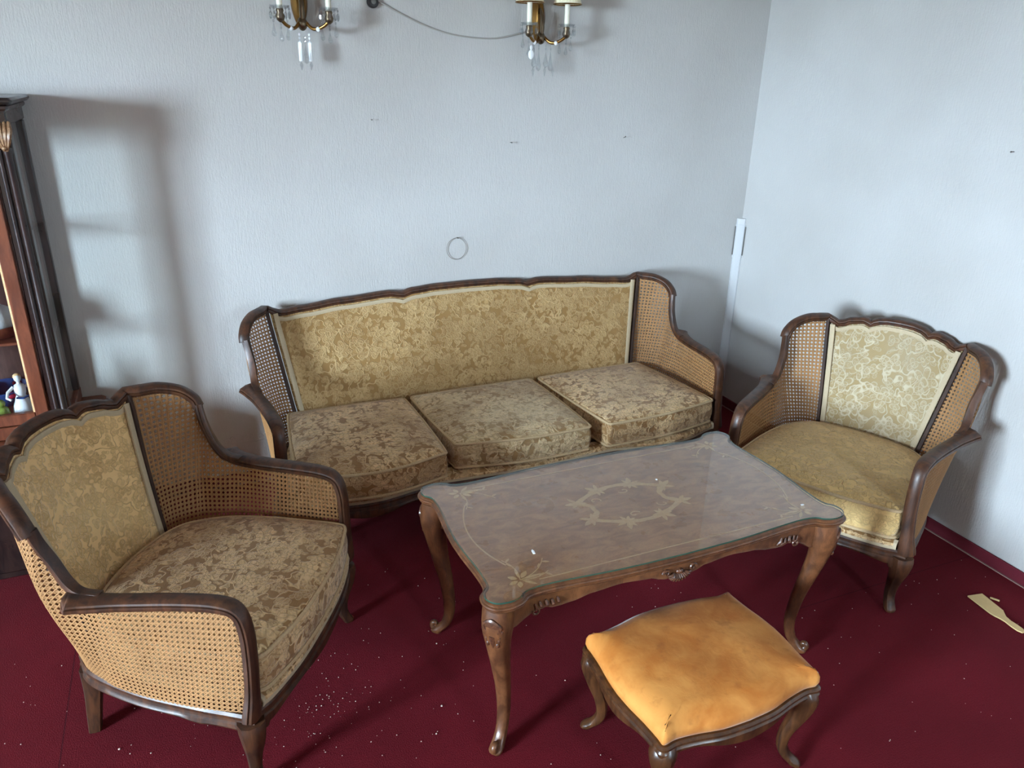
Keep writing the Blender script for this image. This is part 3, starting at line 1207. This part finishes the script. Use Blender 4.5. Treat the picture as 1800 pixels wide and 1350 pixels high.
# centre cartouche: eight C-scrolls joined by leafy knots
med = MB()
knots = [(.160, .050), (.062, .098), (-.062, .098), (-.160, .050), (-.160, -.050), (-.062, -.098), (.062, -.098), (.160, -.050)]
for i, (x, y) in enumerate(knots):
    x2, y2 = knots[(i + 1) % 8]
    mx, my = (x + x2) / 2, (y + y2) / 2
    inward = i in (3, 7)
    k = .80 if inward else (1.10 if i in (1, 5) else 1.04)
    pth = cat([(x, y, 0), (mx * k + (x - mx) * .4, my * k + (y - my) * .4, 0), (mx * k, my * k, 0), (mx * k + (x2 - mx) * .4, my * k + (y2 - my) * .4, 0), (x2, y2, 0)], 4)
    flat_ribbon(med, [(v.x, v.y) for v in pth], [.022 - .007 * math.sin(j / (len(pth) - 1) * math.pi) for j in range(len(pth))])
    a0 = math.atan2(y, x)
    for da, L, w in ((.25, .046, .018), (.95, .036, .014), (-.75, .042, .014), (2.4, .030, .012), (-2.2, .034, .012), (3.14, .03, .012)):
        leaf(med, x, y, a0 + da, L, w)
for sx, sy, a0 in ((-.10, .045, -.6), (.10, -.045, 2.5), (.02, .070, 3.4), (-.02, -.070, .3)):
    pth = [(sx + .022 * (1 - k / 14) * math.cos(a0 + k * .45), sy + .016 * (1 - k / 14) * math.sin(a0 + k * .45)) for k in range(12)]
    flat_ribbon(med, pth, .0045)
med.obj('centre_inlay', 'inlay', tt, 0)

# apron: four serpentine boards with shaped lower edges
def apron(pts, low, thick, inward):
    rings = []
    n = len(pts)
    for i, (x, y) in enumerate(pts):
        t = i / (n - 1) * 2 - 1
        zb = low(t)
        ix, iy = inward
        rings.append([(x, y, ZT - .029), (x - ix * .004, y - iy * .004, (ZT + zb) / 2), (x - ix * .001, y - iy * .001, zb + .012), (x - ix * .003, y - iy * .003, zb + .004), (x + ix * .002, y + iy * .002, zb),
                      (x + ix * thick, y + iy * thick, zb), (x + ix * thick, y + iy * thick, ZT - .029)])
    return MB().loft(rings)


def low_long(t):
    a = abs(t)
    return interp(a, [(0, .468), (.10, .470), (.16, .484), (.35, .490), (.52, .482), (.66, .468), (.74, .462), (.78, .470), (.86, .462), (1, .430)])


def low_short(t):
    a = abs(t)
    return interp(a, [(0, .474), (.2, .484), (.5, .486), (.72, .466), (.8, .464), (1, .430)])


n = 49
for s in (1, -1):
    pts = []
    for k in range(n):
        t = k / (n - 1) * 2 - 1
        pts.append((t * .535, s * interp(abs(t) * .535, [(0, .290), (.30, .279), (.44, .272), (.535, .280)])))
    ap = apron(pts if s < 0 else pts, low_long, .02, (0, -s)).obj('apron', 'table_wood', rt_)
    # carved shell in the middle, leaf scrolls near the legs
    sh = MB()
    y = s * .293
    for k in range(-5, 6):
        a = k * .27
        x0, z0 = math.sin(a) * .018, .490 - math.cos(a) * .006
        x1, z1 = math.sin(a) * .040, .490 - math.cos(a) * .030
        sh.tube([(x0, y, z0), ((x0 + x1) / 2, y + s * .007, (z0 + z1) / 2), (x1, y + s * .003, z1)], .0042, 6, [.6, 1, .9])
    for q in (-1, 1):
        sp = [(q * (.046 + .013 * (1 - k / 16) * math.cos(k * .55)), y + s * .003, .496 + .013 * (1 - k / 16) * math.sin(k * .55)) for k in range(15)]
        sh.tube(sp, .0045, 6, [1 - k / 22 for k in range(15)])
    sh.ball((0, y + s * .003, .494), .013, .008, .010)
    sh.obj('carved_shell', 'carving', ap, 50)
    for q in (-1, 1):
        sc_ = MB()
        for k, (dx, dz, rr) in enumerate(((-.030, .004, .010), (-.014, .000, .012), (.004, .002, .013), (.022, .000, .011), (.036, -.004, .008))):
            xx = q * (.418 + dx)
            yb = s * (interp(abs(xx), [(0, .290), (.30, .279), (.44, .272), (.535, .280)]) + .002)
            sc_.tube([(xx - q * .008, yb, .486 + dz - .014), (xx, yb + s * .006, .486 + dz), (xx + q * .004, yb + s * .003, .486 + dz + .012)], rr * .5, 6, [.5, 1.1, .5])
        cx0 = q * .452
        yb = s * .277
        sp = [(cx0 + q * .013 * (1 - k / 16) * math.cos(-k * .5), yb, .470 + .014 * (1 - k / 16) * math.sin(-k * .5)) for k in range(14)]
        sc_.tube(sp, .004, 6, [1 - k / 20 for k in range(14)])
        sc_.obj('carved_scroll', 'carving', ap, 50)
    pts = []
    for k in range(33):
        t = k / 32 * 2 - 1
        pts.append((s * interp(abs(t) * .262, [(0, .562), (.12, .556), (.20, .550), (.262, .556)]), t * .262))
    apron(pts, low_short, .02, (-s, 0)).obj('apron', 'table_wood', rt_)
# legs with carved knees and scroll feet
for sx in (1, -1):
    for sy in (1, -1):
        at = (sx * .556, sy * .270)
        pth = [(.532, .012, .040), (.50, .016, .041), (.455, .018, .040), (.40, .012, .033), (.32, -.004, .0265), (.22, -.026, .0215), (.12, -.036, .0185), (.06, -.026, .0175), (.03, -.006, .019), (.014, .012, .021), (.004, .014, .018), (0, .012, .014)]
        lg = leg_mesh(pth, at, (sx, sy * .95), n=14, p=2.8).obj('leg', 'table_wood', rt_)
        kn = MB()
        o_ = Vector((sx, sy * .95, 0)).normalized()
        ac = Vector((-o_.y, o_.x, 0))
        base = Vector((at[0], at[1], 0)) + o_ * .055
        # cartouche shield
        ring0 = []
        rings = []
        for k_, dep in ((1.0, -.012), (1.0, .002), (.80, .005), (.72, .0025), (.4, .004)):
            ring = []
            for j in range(16):
                a = 2 * math.pi * j / 16
                w = .024 * (1 + .18 * math.cos(2 * a))
                hh = .034 if math.sin(a) < 0 else .026
                ring.append(tuple(base + o_ * (dep + .004 * math.sin(a)) + ac * (math.cos(a) * w * k_) + Vector((0, 0, .483 + math.sin(a) * hh * k_))))
            rings.append(ring)
        kn.loft(rings)
        for q in (-1, 1):
            for k_ in range(4):
                a = base + ac * (q * (.026 - .004 * k_)) + o_ * (-.006) + Vector((0, 0, .470 - .016 * k_))
                kn.ball(tuple(a), .0055, .0055, .009)
        kn.tube([tuple(base + o_ * -.002 + Vector((0, 0, .452))), tuple(base + o_ * -.004 + Vector((0, 0, .43))), tuple(base + o_ * -.012 + Vector((0, 0, .405)))], .009, 6, [1, .8, .3])
        kn.obj('carved_knee', 'carving', lg, 50)
        ft = MB()
        fb = Vector((at[0], at[1], 0)) + o_ * .022
        sp = [tuple(fb + o_ * (.010 * (1 - k / 18) * math.cos(k * .5 - 1.2)) + Vector((0, 0, .028 + .013 * (1 - k / 18) * math.sin(k * .5 - 1.2)))) for k in range(14)]
        ft.tube(sp, .012, 8, [1 - k / 24 for k in range(14)])
        ft.obj('scroll_foot', 'table_wood', lg, 50)

# glass sheet lying on the table
gz = ZT + .0022
gl = empty('glass_sheet', (T_LOC[0], T_LOC[1], gz), T_RZ)
tag(gl, 'clear glass sheet with a green edge lying on the coffee table', 'glass')
go = offset_outline(TOP, -.006)
MB().add([(x, y, .005) for x, y in go], [tuple(range(len(go)))]).obj('glass_face', 'table_glass', gl, 0, None, False)
MB().loft([[(x, y, 0) for x, y in go], [(x, y, .005) for x, y in go]], caps=False).obj('polished_edge', 'glass_edge', gl, 0)

# ------------------------------------------------------------------ footstool
ST_LOC, ST_RZ = (1.176, 1.335, 0), 1.4
st = empty('footstool', ST_LOC, ST_RZ)
tag(st, 'low footstool with worn orange velvet pad and curved wooden legs', 'footstool')
SQ = [(0, -.218), (.08, -.214), (.15, -.200), (.21, -.192), (.246, -.196), (.258, -.188), (.258, -.165), (.262, -.11), (.270, -.05), (.273, 0)]
SO = quad_sym(SQ)
rings = []
for z, off in ((.288, -.014), (.296, -.005), (.312, .001), (.328, .000), (.341, -.006), (.350, -.018)):
    rings.append([(x, y, z) for x, y in offset_outline(SO, off)])
for k in (.86, .76, .62, .46, .30, .14):
    rings.append([(x * k, y * k, .350 + .030 * (1 - abs(x * k / .275) ** 3.5) * (1 - abs(y * k / .215) ** 3.5) + .0025 * math.sin(x * k * 29 + 1) * math.sin(y * k * 25)) for x, y in SO])
MB().loft(rings).obj('seat_pad', 'orange', st, 60)
rings = []
for z, off in ((.297, -.010), (.297, .002), (.292, .008), (.286, .008), (.283, .003), (.279, .004), (.274, .008), (.254, .006), (.250, -.004), (.250, -.026), (.290, -.026)):
    ring = []
    for (x, y), (x0, y0) in zip(offset_outline(SO, off), SO):
        zz = z
        if z < .26:
            kx, ky = abs(x0) / .27, abs(y0) / .218
            zz += .012 * math.cos(min(1, (kx if abs(y0) > .185 else ky)) * math.pi * 1.6) * -1
        ring.append((x, y, zz))
    rings.append(ring)
MB().loft(rings, True, False, True).obj('frame', 'stool_wood', st)
for sx in (1, -1):
    for sy in (1, -1):
        pth = [(.290, .004, .026), (.262, .012, .036), (.23, .014, .033), (.18, .004, .025), (.12, -.016, .019), (.07, -.022, .0165), (.035, -.008, .017), (.015, .014, .018), (.005, .022, .017), (0, .022, .013)]
        leg_mesh(pth, (sx * .226, sy * .166), (sx, sy * .85), n=12).obj('leg', 'stool_wood', st)

# ------------------------------------------------------------------ display cabinet
CX1, CX0, CY0, CY1 = -.478, -1.62, 3.05, 3.412
cb = empty('display_cabinet', ((CX0 + CX1) / 2, CY1, 0))
tag(cb, 'tall dark glazed display cabinet at the left edge', 'cabinet')
off = Vector(((CX0 + CX1) / 2, CY1, 0))


def cpart(name, mb, mat, parent=cb, smooth=30):
    mb.v = [(x - off.x, y - off.y, z - off.z) for x, y, z in mb.v]
    return mb.obj(name, mat, parent, smooth)


bx0, bx1 = CX0 - .09, CX1 + .10
cpart('base', MB().rbox((bx0 + .02, 2.94, .04), (bx1 - .02, CY1, .50), .006), 'cab_dark')
cpart('plinth', MB().rbox((bx0 + .05, 2.97, .0), (bx1 - .05, CY1, .045), .004), 'cab_dark')
mb = MB()
mb.rbox((bx0, 2.92, .500), (bx1, CY1, .515), .005)
mb.rbox((bx0 + .012, 2.932, .515), (bx1 - .012, CY1, .535), .008)
cpart('base_top', mb, 'cab_brown')
# upper carcase
cpart('floor_board', MB().rbox((CX0, CY0, .535), (CX1, CY1, .585), .004), 'cab_brown')
cpart('back_board', MB().box((CX0 + .01, CY1 - .014, .585), (CX1 - .01, CY1, 1.685)), 'cab_inside')
cpart('top_board', MB().rbox((CX0, CY0, 1.640), (CX1, CY1, 1.693), .004), 'cab_dark')
mb = MB()
mb.rbox((CX0 - .012, CY0 - .014, 1.685), (CX1 + .012, CY1, 1.705), .006)
mb.rbox((CX0 - .030, CY0 - .034, 1.705), (CX1 + .030, CY1, 1.726), .008)
cpart('cornice', mb, 'cab_dark')
for sx in (CX0, CX1):
    s = 1 if sx == CX1 else -1
    mb = MB()
    x0, x1 = sorted((sx, sx - s * .064))
    mb.rbox((x0, CY0 + .012, .585), (x1, CY0 + .060, 1.640), .003)
    post = cpart('front_post', mb, 'cab_dark')
    for dx, rr in ((.018, .0125), (.042, .0085)):
        m2 = MB().lathe([(rr * 1.25, .585), (rr * 1.25, .61), (rr, .62), (rr, 1.545), (rr * 1.2, 1.555), (rr * 1.2, 1.570)], (sx - s * dx, CY0 + .010, 0), 12)
        cpart('reeded_column', m2, 'cab_dark', post)
    # carved leaf capital
    m2 = MB()
    for k in range(5):
        a = (k - 2) * .012
        m2.tube([(sx - s * .022 + a, CY0 + .004, 1.650), (sx - s * .022 + a * 1.1, CY0 - .016, 1.625), (sx - s * .022 + a * .7, CY0 - .012, 1.590), (sx - s * .020 + a * .2, CY0 - .004, 1.560)], .0075, 6, [.7, 1.1, .9, .3])
    m2.ball((sx - s * .022, CY0 - .010, 1.570), .008)
    cpart('carved_capital', m2, 'carved_gold', post, 50)
    mb = MB()
    x0, x1 = sorted((sx, sx - s * .03))
    mb.rbox((x0, CY1 - .050, .585), (x1, CY1 - .014, 1.640), .003)
    cpart('rear_post', mb, 'cab_dark')
    x0, x1 = sorted((sx - s * .012, sx - s * .016))
    cpart('side_pane', MB().box((x0, CY0 + .06, .585), (x1, CY1 - .05, 1.640)), 'glass', cb, 0)
# two glazed doors
dm = (CX0 + CX1) / 2
for a, b in ((CX0 + .068, dm - .002), (dm + .002, CX1 - .068)):
    mb = MB()
    w = .044
    y0, y1 = CY0 + .004, CY0 + .028
    mb.rbox((a, y0, .588), (a + w, y1, 1.637), .003)
    mb.rbox((b - w, y0, .588), (b, y1, 1.637), .003)
    mb.rbox((a + w, y0, .588), (b - w, y1, .588 + w), .003)
    mb.rbox((a + w, y0, 1.637 - w), (b - w, y1, 1.637), .003)
    door = cpart('door', mb, 'cab_brown')
    m2 = MB()
    for u0, u1, v0, v1 in ((a + w, a + w + .006, .632, 1.593), (b - w - .006, b - w, .632, 1.593)):
        m2.box((u0, y0 + .004, v0), (u1, y1 - .002, v1))
    cpart('glazing_bead', m2, 'inlay', door, 0)
    cpart('pane', MB().box((a + w, CY0 + .014, .632), (b - w, CY0 + .018, 1.593)), 'glass', door, 0)
    cpart('key_plate', MB().rbox(((b - .026) if a < dm - .3 else (a + .014), y0 - .002, 1.05), ((b - .014) if a < dm - .3 else (a + .026), y0 + .001, 1.10), .0008), 'brass', door)
for z in (.885, 1.275):
    cpart('shelf', MB().rbox((CX0 + .02, CY0 + .075, z - .012), (CX1 - .022, CY1 - .018, z), .002), 'cab_brown')


# things in the cabinet
def lath(name, prof, loc, mat, lab, catg, n=20):
    o = MB().lathe(prof, (0, 0, 0), n).obj(name, mat)
    o.location = loc
    return tag(o, lab, catg)


fg = empty('figurine', (-.640, 3.150, .5855), 20)
tag(fg, 'white porcelain lady figurine on the bottom shelf of the cabinet', 'figurine')
MB().lathe([(.030, 0), (.039, .008), (.038, .03), (.030, .055), (.020, .078), (.015, .088)], n=18).obj('skirt', 'porcelain', fg, 50)
MB().lathe([(.015, .085), (.020, .10), (.021, .118), (.016, .128), (.007, .133), (.006, .142)], n=14).obj('bodice', 'porcelain', fg, 50)
MB().ball((0, 0, .154), .0125, .0125, .015, 12, 8).obj('head', 'porcelain', fg, 50)
MB().ball((0, .004, .160), .014, .013, .012, 12, 8).obj('hair', 'inlay', fg, 50)
for s in (-1, 1):
    MB().tube([(s * .020, 0, .122), (s * .042, -.008, .108), (s * .050, -.024, .092), (s * .040, -.036, .086)], .0055, 8, [1.2, 1, .9, .8]).obj('arm', 'porcelain', fg, 50)
MB().tube([(.02, -.02, .085), (0, -.03, .082), (-.02, -.02, .085)], .004, 6).obj('sash', 'blue_glaze', fg, 50)
pl = empty('glass_dish', (-.725, 3.290, .5855))
tag(pl, 'blue and teal art-glass dish behind the figurine in the cabinet', 'dish')
MB().lathe([(.030, 0), (.036, .004), (.050, .02), (.085, .055), (.095, .075), (.092, .077), (.080, .058), (.046, .025), (.0, .02)], n=28).obj('bowl', 'blue_glaze', pl, 60)
for k in range(6):
    a = k * 1.05
    MB().ball((.080 * math.cos(a), .080 * math.sin(a), .062), .020, .020, .012).obj('rim_blob', ['teal_glaze', 'red_glaze'][k % 2], pl, 60)
fr = empty('ceramic_ornament', (-.706, 3.128, .5855), -20)
tag(fr, 'small mottled green ceramic ornament left of the white figurine', 'ornament')
MB().lathe([(.016, 0), (.024, .01), (.026, .028), (.020, .048), (.012, .056)], n=16).obj('body', 'green_glaze', fr, 60)
MB().ball((0, -.004, .070), .018, .016, .016, 12, 8).obj('head', 'green_glaze', fr, 60)
for s in (-1, 1):
    MB().ball((s * .014, -.018, .009), .010, .012, .008).obj('foot', 'green_glaze', fr, 60)
bk = empty('serving_tray', (-.70, 3.22, .8855))
tag(bk, 'brown oval tray on the middle shelf of the cabinet', 'tray')
MB().lathe([(.060, 0), (.080, .004), (.098, .03), (.102, .046), (.096, .046), (.078, .012), (0, .010)], n=28, sx=1.0, sy=.8).obj('tray_body', 'cab_brown', bk, 50)
for s in (-1, 1):
    MB().tube([(s * .098, -.022, .040), (s * .116, 0, .044), (s * .098, .022, .040)], .006, 8).obj('handle', 'black', bk, 50)
lc = MB()
rings = []
for r_, z in ((.0, .012), (.050, .014), (.082, .046), (.086, .075), (.074, .105), (.05, .118), (.02, .122)):
    rings.append([(r_ * math.cos(2 * math.pi * k / 28) * (1 + .06 * math.sin(k * 3)), .8 * r_ * math.sin(2 * math.pi * k / 28) * (1 + .05 * math.cos(k * 5)), z) for k in range(28)])
rings[0] = [(.02 * math.cos(2 * math.pi * k / 28), .016 * math.sin(2 * math.pi * k / 28), .0105) for k in range(28)]
lo = lc.loft(rings).obj('lace_cloth', 'lace', None, 60)
lo.location = (-.70, 3.22, .8855)
tag(lo, 'bundled white lace cloth lying in the brown tray', 'cloth')

# ------------------------------------------------------------------ wall sconces
def drop(mb, x, y, z, L, w, beads=2, style='drop'):
    zz = z
    for k in range(beads):
        mb.ball((x, y, zz - .006), .0042, .0042, .006, 6, 4)
        zz -= .013
    if style == 'drop':
        mb.lathe([(.0008, 0), (.0028, -.2 * L), (w * .62, -.50 * L), (w, -.74 * L), (w * .72, -.92 * L), (.0008, -L)], (x, y, zz), 8, sy=.55)
    else:
        mb.lathe([(.001, 0), (.004, -.06 * L), (.0075, -.10 * L), (.0075, -.86 * L), (.006, -.9 * L)], (x, y, zz), 6)


def sconce(cx, z0, lab, seed, style, gap):
    rnd = random.Random(seed)
    rootz = z0
    r_ = empty('wall_sconce', (cx, WB, rootz))
    tag(r_, lab, 'wall lamp', 'crystal wall sconces')
    # back plate: gilt acanthus leaf
    mb = MB()
    rings = []
    for k in range(13):
        t = k / 12
        z = -.055 + .20 * t
        w = .004 + .029 * math.sin(math.pi * min(1, t * 1.02)) ** .7
        y = -.012 - .030 * math.sin(math.pi * t)
        rings.append([(-w, -.001, z), (-w * .9, y * .5, z), (-w * .45, y * .9, z), (0, y * .72, z), (w * .45, y * .9, z), (w * .9, y * .5, z), (w, -.001, z)])
    mb.loft(rings)
    mb.obj('back_plate', 'brass', r_, 50)
    mb = MB()
    mb.ball((0, -.045, -.040), .020, .020, .026, 10, 8)
    mb.tube([(0, -.03, .08), (0, -.05, .05), (0, -.055, .0), (0, -.045, -.05)], .009, 8, [.6, 1, 1.2, .8])
    mb.obj('stem', 'bronze', r_, 50)
    for s in (-1, 1):
        ax = s * gap
        pth = cat([(s * .008, -.045, -.030), (s * .035, -.075, -.058), (s * gap * .72, -.100, -.052), (ax * .98, -.116, -.030), (ax, -.116, -.006)], 6)
        a = MB().tube(pth, .0068, 8).obj('arm', 'brass', r_, 50)
        MB().ball((s * .052, -.092, -.060), .0095, .0095, .0095, 8, 6).obj('arm_bead', 'crystal_white', a, 50)
        cup = MB().lathe([(.004, -.048), (.014, -.040), (.018, -.026), (.012, -.014), (.015, -.006), (.012, 0)], (ax, -.116, .006), 14).obj('candle_cup', 'bronze', r_, 50)
        # crystal dish with a ring of pendants
        d_ = MB().lathe([(.010, .004), (.028, .006), (.036, .014), (.038, .016), (.036, .017), (.027, .010), (.010, .008)], (ax, -.116, 0), 20).obj('drip_dish', 'crystal', r_, 50)
        pm = MB()
        for k in range(10):
            an = 2 * math.pi * k / 10 + .2
            pm.ball((ax + .036 * math.cos(an), -.116 + .036 * math.sin(an), .006), .0036, .0036, .006, 6, 4)
            pm.lathe([(.001, 0), (.0055, -.010), (.0048, -.024), (.001, -.030)], (ax + .036 * math.cos(an), -.116 + .036 * math.sin(an), -.001), 6)
        pm.obj('bead_fringe', 'crystal', d_, 0)
        MB().lathe([(.0112, .006), (.0112, .125), (.004, .130), (.004, .137)], (ax, -.116, 0), 14).obj('candle_sleeve', 'candle', r_, 50)
        # pleated shade
        rings = []
        for rr, z in ((.060, .094), (.058, .100), (.034, .185), (.033, .185), (.057, .099)):
            rings.append([(ax + rr * (1 + .022 * (k % 2)) * math.cos(2 * math.pi * k / 56), -.116 + rr * (1 + .022 * (k % 2)) * math.sin(2 * math.pi * k / 56), z) for k in range(56)])
        sh = MB().loft(rings, True, False, True).obj('lamp_shade', 'shade', r_, 0)
        for rr, z in ((.0605, .0945), (.034, .186)):
            rm = MB()
            rm.tube([(ax + rr * math.cos(2 * math.pi * k / 40), -.116 + rr * math.sin(2 * math.pi * k / 40), z) for k in range(40)], .0028, 6, closed=True)
            rm.obj('gold_rim', 'brass', sh, 50)
        # pendants below each arm
        for k, (dx, dy) in enumerate(((0, 0), (s * -.026, .012), (s * .026, .006))):
            m2 = MB()
            drop(m2, ax + dx, -.116 + dy, -.042 + .012 * k, .040 + .01 * rnd.random(), .0095, 2)
            m2.obj('pendant', 'crystal', r_, 30)
    if style == 'prism':
        for s in (-1, 1):
            m2 = MB()
            drop(m2, s * .019, -.070, -.074, .085, .008, 2, 'prism')
            p_ = m2.obj('long_prism', 'crystal_white', r_, 30)
            m3 = MB().lathe([(.001, 0), (.0075, -.012), (.001, -.032)], (s * .019, -.070, -.178), 6)
            m3.obj('prism_tip', 'crystal', p_, 0)
        m2 = MB()
        drop(m2, 0, -.080, -.085, .075, .014, 2)
        m2.obj('pendant', 'crystal', r_, 30)
    else:
        for k, x in enumerate((-.050, -.022, .008, .036)):
            m2 = MB()
            drop(m2, x, -.085 + .01 * (k % 2), -.066, .070 + .014 * (k % 2), .013, 2)
            m2.obj('pendant', 'crystal', r_, 30)
        m2 = MB()
        m2.ball((-.083, -.128, -.082), .0065, .004, .010, 10, 6)
        m2.ball((-.083, -.128, -.110), .014, .005, .019, 12, 8)
        m2.obj('pear_pendant', 'crystal_white', r_, 50)
        for x in (-.045, .012, .052):
            m2 = MB().lathe([(.001, 0), (.0075, -.014), (.001, -.040)], (x, -.07, -.158), 6)
            m2.obj('spike_pendant', 'crystal', r_, 0)
    return r_


sconce(.540, 2.034, 'crystal wall sconce at left, with two long white prisms', 1, 'prism', .092)
sconce(1.576, 2.017, 'crystal wall sconce at right, with two pleated cream shades', 2, 'pear', .090)

# black socket and its cord
sk = empty('wall_socket', (.834, WB, 2.088))
tag(sk, 'black round wall outlet that the grey cord comes from', 'outlet')
MB().lathe([(.024, 0), (.024, -.010), (.020, -.018), (.012, -.020)], n=20, axis='y').obj('housing', 'black', sk, 40)
MB().lathe([(.010, -.018), (.010, -.024), (.004, -.025)], n=14, axis='y').obj('cap_screw', 'steel', sk, 40)
cp = cat([(.852, WB - .012, 2.092), (.875, WB - .006, 2.084), (.941, WB - .004, 2.054), (1.038, WB - .004, 2.015), (1.138, WB - .004, 1.986), (1.241, WB - .004, 1.972),
          (1.353, WB - .004, 1.969), (1.428, WB - .005, 1.980), (1.50, WB - .006, 1.998), (1.556, WB - .008, 2.012)], 6)
o = MB().tube(cp, .0032, 8).obj('lamp_cord', 'cord')
tag(o, 'thin grey electric cord sagging across the wall between outlet and sconce', 'cord')

# wire ring on a nail, and other nails
rg = MB().tube([(.049 * math.cos(2 * math.pi * k / 48), 0, .051 * math.sin(2 * math.pi * k / 48)) for k in range(48)], .0011, 6, closed=True).obj('wire_ring', 'wire')
rg.location = (1.187, WB - .006, 1.052)
tag(rg, 'thin wire ring hanging on the wall above the sofa', 'ring')


def nail(x, y, z, axis, lab, bent=0.0):
    o = empty('nail', (x, y, z))
    if axis == 'y':
        MB().tube([(0, .01, 0), (0, -.012, bent), (0, -.018, bent * 1.6)], .0013, 6).obj('shank', 'steel', o, 40)
        MB().lathe([(.0012, -.016), (.0034, -.018), (.003, -.0195)], (0, 0, bent * 1.5), 8, axis='y').obj('head', 'steel', o, 40)
    else:
        MB().tube([(.01, 0, 0), (-.012, 0, bent), (-.018, 0, bent * 1.6)], .0013, 6).obj('shank', 'steel', o, 40)
        MB().lathe([(.0012, -.016), (.0034, -.018), (.003, -.0195)], (0, 0, bent * 1.5), 8, axis='x').obj('head', 'steel', o, 40)
    tag(o, lab, 'nail', 'nails left in the walls')


nail(1.191, WB, 1.105, 'y', 'small nail holding the wire ring above the sofa')
nail(.805, WB, 1.634, 'y', 'small nail in the back wall below the black outlet')
nail(1.457, WB, 1.532, 'y', 'small nail in the back wall below the right sconce')
nail(2.065, WB, 1.543, 'y', 'bent nail in the back wall nearest the room corner', .006)
nail(WR, 1.969, 1.600, 'x', 'single nail in the bright right wall')

# cable channel standing in the corner
cc = empty('cable_channel', (WR, WB, 0))
tag(cc, 'white plastic cable channel running up the room corner', 'cable channel')
prof = [(-.036, 0), (-.036, -.010), (-.030, -.016), (-.014, -.030), (-.008, -.034), (0, -.034), (0, 0)]
MB().loft([[(x, y, z) for x, y in prof] for z in (.060, .6, 1.112)]).obj('body', 'white_plastic', cc, 25)
prof2 = [(-.040, 0), (-.040, -.012), (-.032, -.019), (-.015, -.034), (-.009, -.038), (0, -.038), (0, 0)]
MB().loft([[(x, y, z) for x, y in prof2] for z in (.895, 1.080)]).obj('cover_clip', 'white_plastic', cc, 25)
MB().rbox((-.044, -.006, .91), (-.040, -.001, 1.07), .001).obj('clip_tab', 'steel', cc)
MB().rbox((-.006, -.043, .91), (-.001, -.038, 1.07), .001).obj('clip_tab', 'steel', cc)

# ------------------------------------------------------------------ small things on floor and table
sp = [(2.593, 1.512), (2.658, 1.500), (2.640, 1.400), (2.628, 1.386), (2.617, 1.372), (2.611, 1.350), (2.612, 1.325), (2.610, 1.302), (2.602, 1.288), (2.590, 1.290), (2.583, 1.305),
      (2.584, 1.330), (2.588, 1.354), (2.587, 1.374), (2.582, 1.392), (2.580, 1.408)]
cx, cy = 2.61, 1.40
o = MB().loft([[(x - cx, y - cy, .002) for x, y in sp], [(x - cx, y - cy, .007) for x, y in sp]]).obj('wooden_spatula', 'spatula', None, 0)
o.location = (cx, cy, 0)
tag(o, 'pale bare wooden spatula lying on the carpet by the right wall', 'spatula')
o = MB().rbox((-.016, -.004, .001), (.016, .004, .006), .001).obj('wood_splinter', 'spatula')
o.location = (2.676, 1.460, 0)
o.rotation_euler = (0, 0, R(-60))
tag(o, 'small pale splinter beside the wooden spatula', 'splinter')

rnd = random.Random(11)
mb = MB()


def crumb(x, y, s):
    a = rnd.uniform(0, 6.28)
    k = rnd.randint(4, 6)
    low = [(x + s * math.cos(a + 6.283 * i / k) * rnd.uniform(.6, 1), y + s * math.sin(a + 6.283 * i / k) * rnd.uniform(.6, 1), .001) for i in range(k)]
    mb.loft([low, [(x + (px_ - x) * .7, y + (py_ - y) * .7, .001 + s * rnd.uniform(.5, 1.0)) for px_, py_, _ in low]])


for _ in range(150):
    crumb(rnd.gauss(.20, .13), rnd.gauss(1.90, .16), rnd.uniform(.0008, .0022))
for _ in range(120):
    crumb(rnd.uniform(.0, 1.6), rnd.uniform(1.1, 2.5), rnd.uniform(.0010, .0024))
for _ in range(60):
    crumb(rnd.uniform(-.7, .0), rnd.uniform(1.7, 2.9), rnd.uniform(.0012, .0028))
for _ in range(60):
    crumb(rnd.uniform(1.6, 2.8), rnd.uniform(.9, 1.7), rnd.uniform(.0010, .0022))
for x, y, s in ((.548, 1.747, .006), (.62, 2.02, .005), (.80, 1.91, .006), (.765, 1.77, .005), (.45, 1.64, .004), (.50, 1.65, .005), (.955, 1.70, .004), (-.365, 1.94, .006)):
    crumb(x, y, s * .65)
tag(mb.obj('crumbs', 'crumb', None, 0), 'pale crumbs of plaster scattered over the red carpet', 'debris', kind='stuff')

zg = gz + .0052


def flake(name, x, y, pts, lab, h=.0015):
    o = MB().loft([[(a, b, 0) for a, b in pts], [(a * .8, b * .8, h) for a, b in pts]]).obj(name, 'crystal_white', None, 0)
    o.location = (x, y, zg)
    tag(o, lab, 'chip', 'chips on the table glass')


flake('paint_chip', .800, 1.655, [(-.004, -.010), (.003, -.011), (.006, .002), (.003, .013), (-.002, .006)], 'white sliver on the table glass near the front left corner spray')
flake('paint_chip', 1.365, 1.885, [(-.003, -.003), (.003, -.003), (.004, .003), (-.002, .004)], 'tiny white chip on the table glass right of the centre inlay')
flake('paint_chip', 1.715, 1.575, [(-.006, -.003), (.006, -.003), (.005, .003), (-.005, .003)], 'cream chip on the table glass at its right front corner')
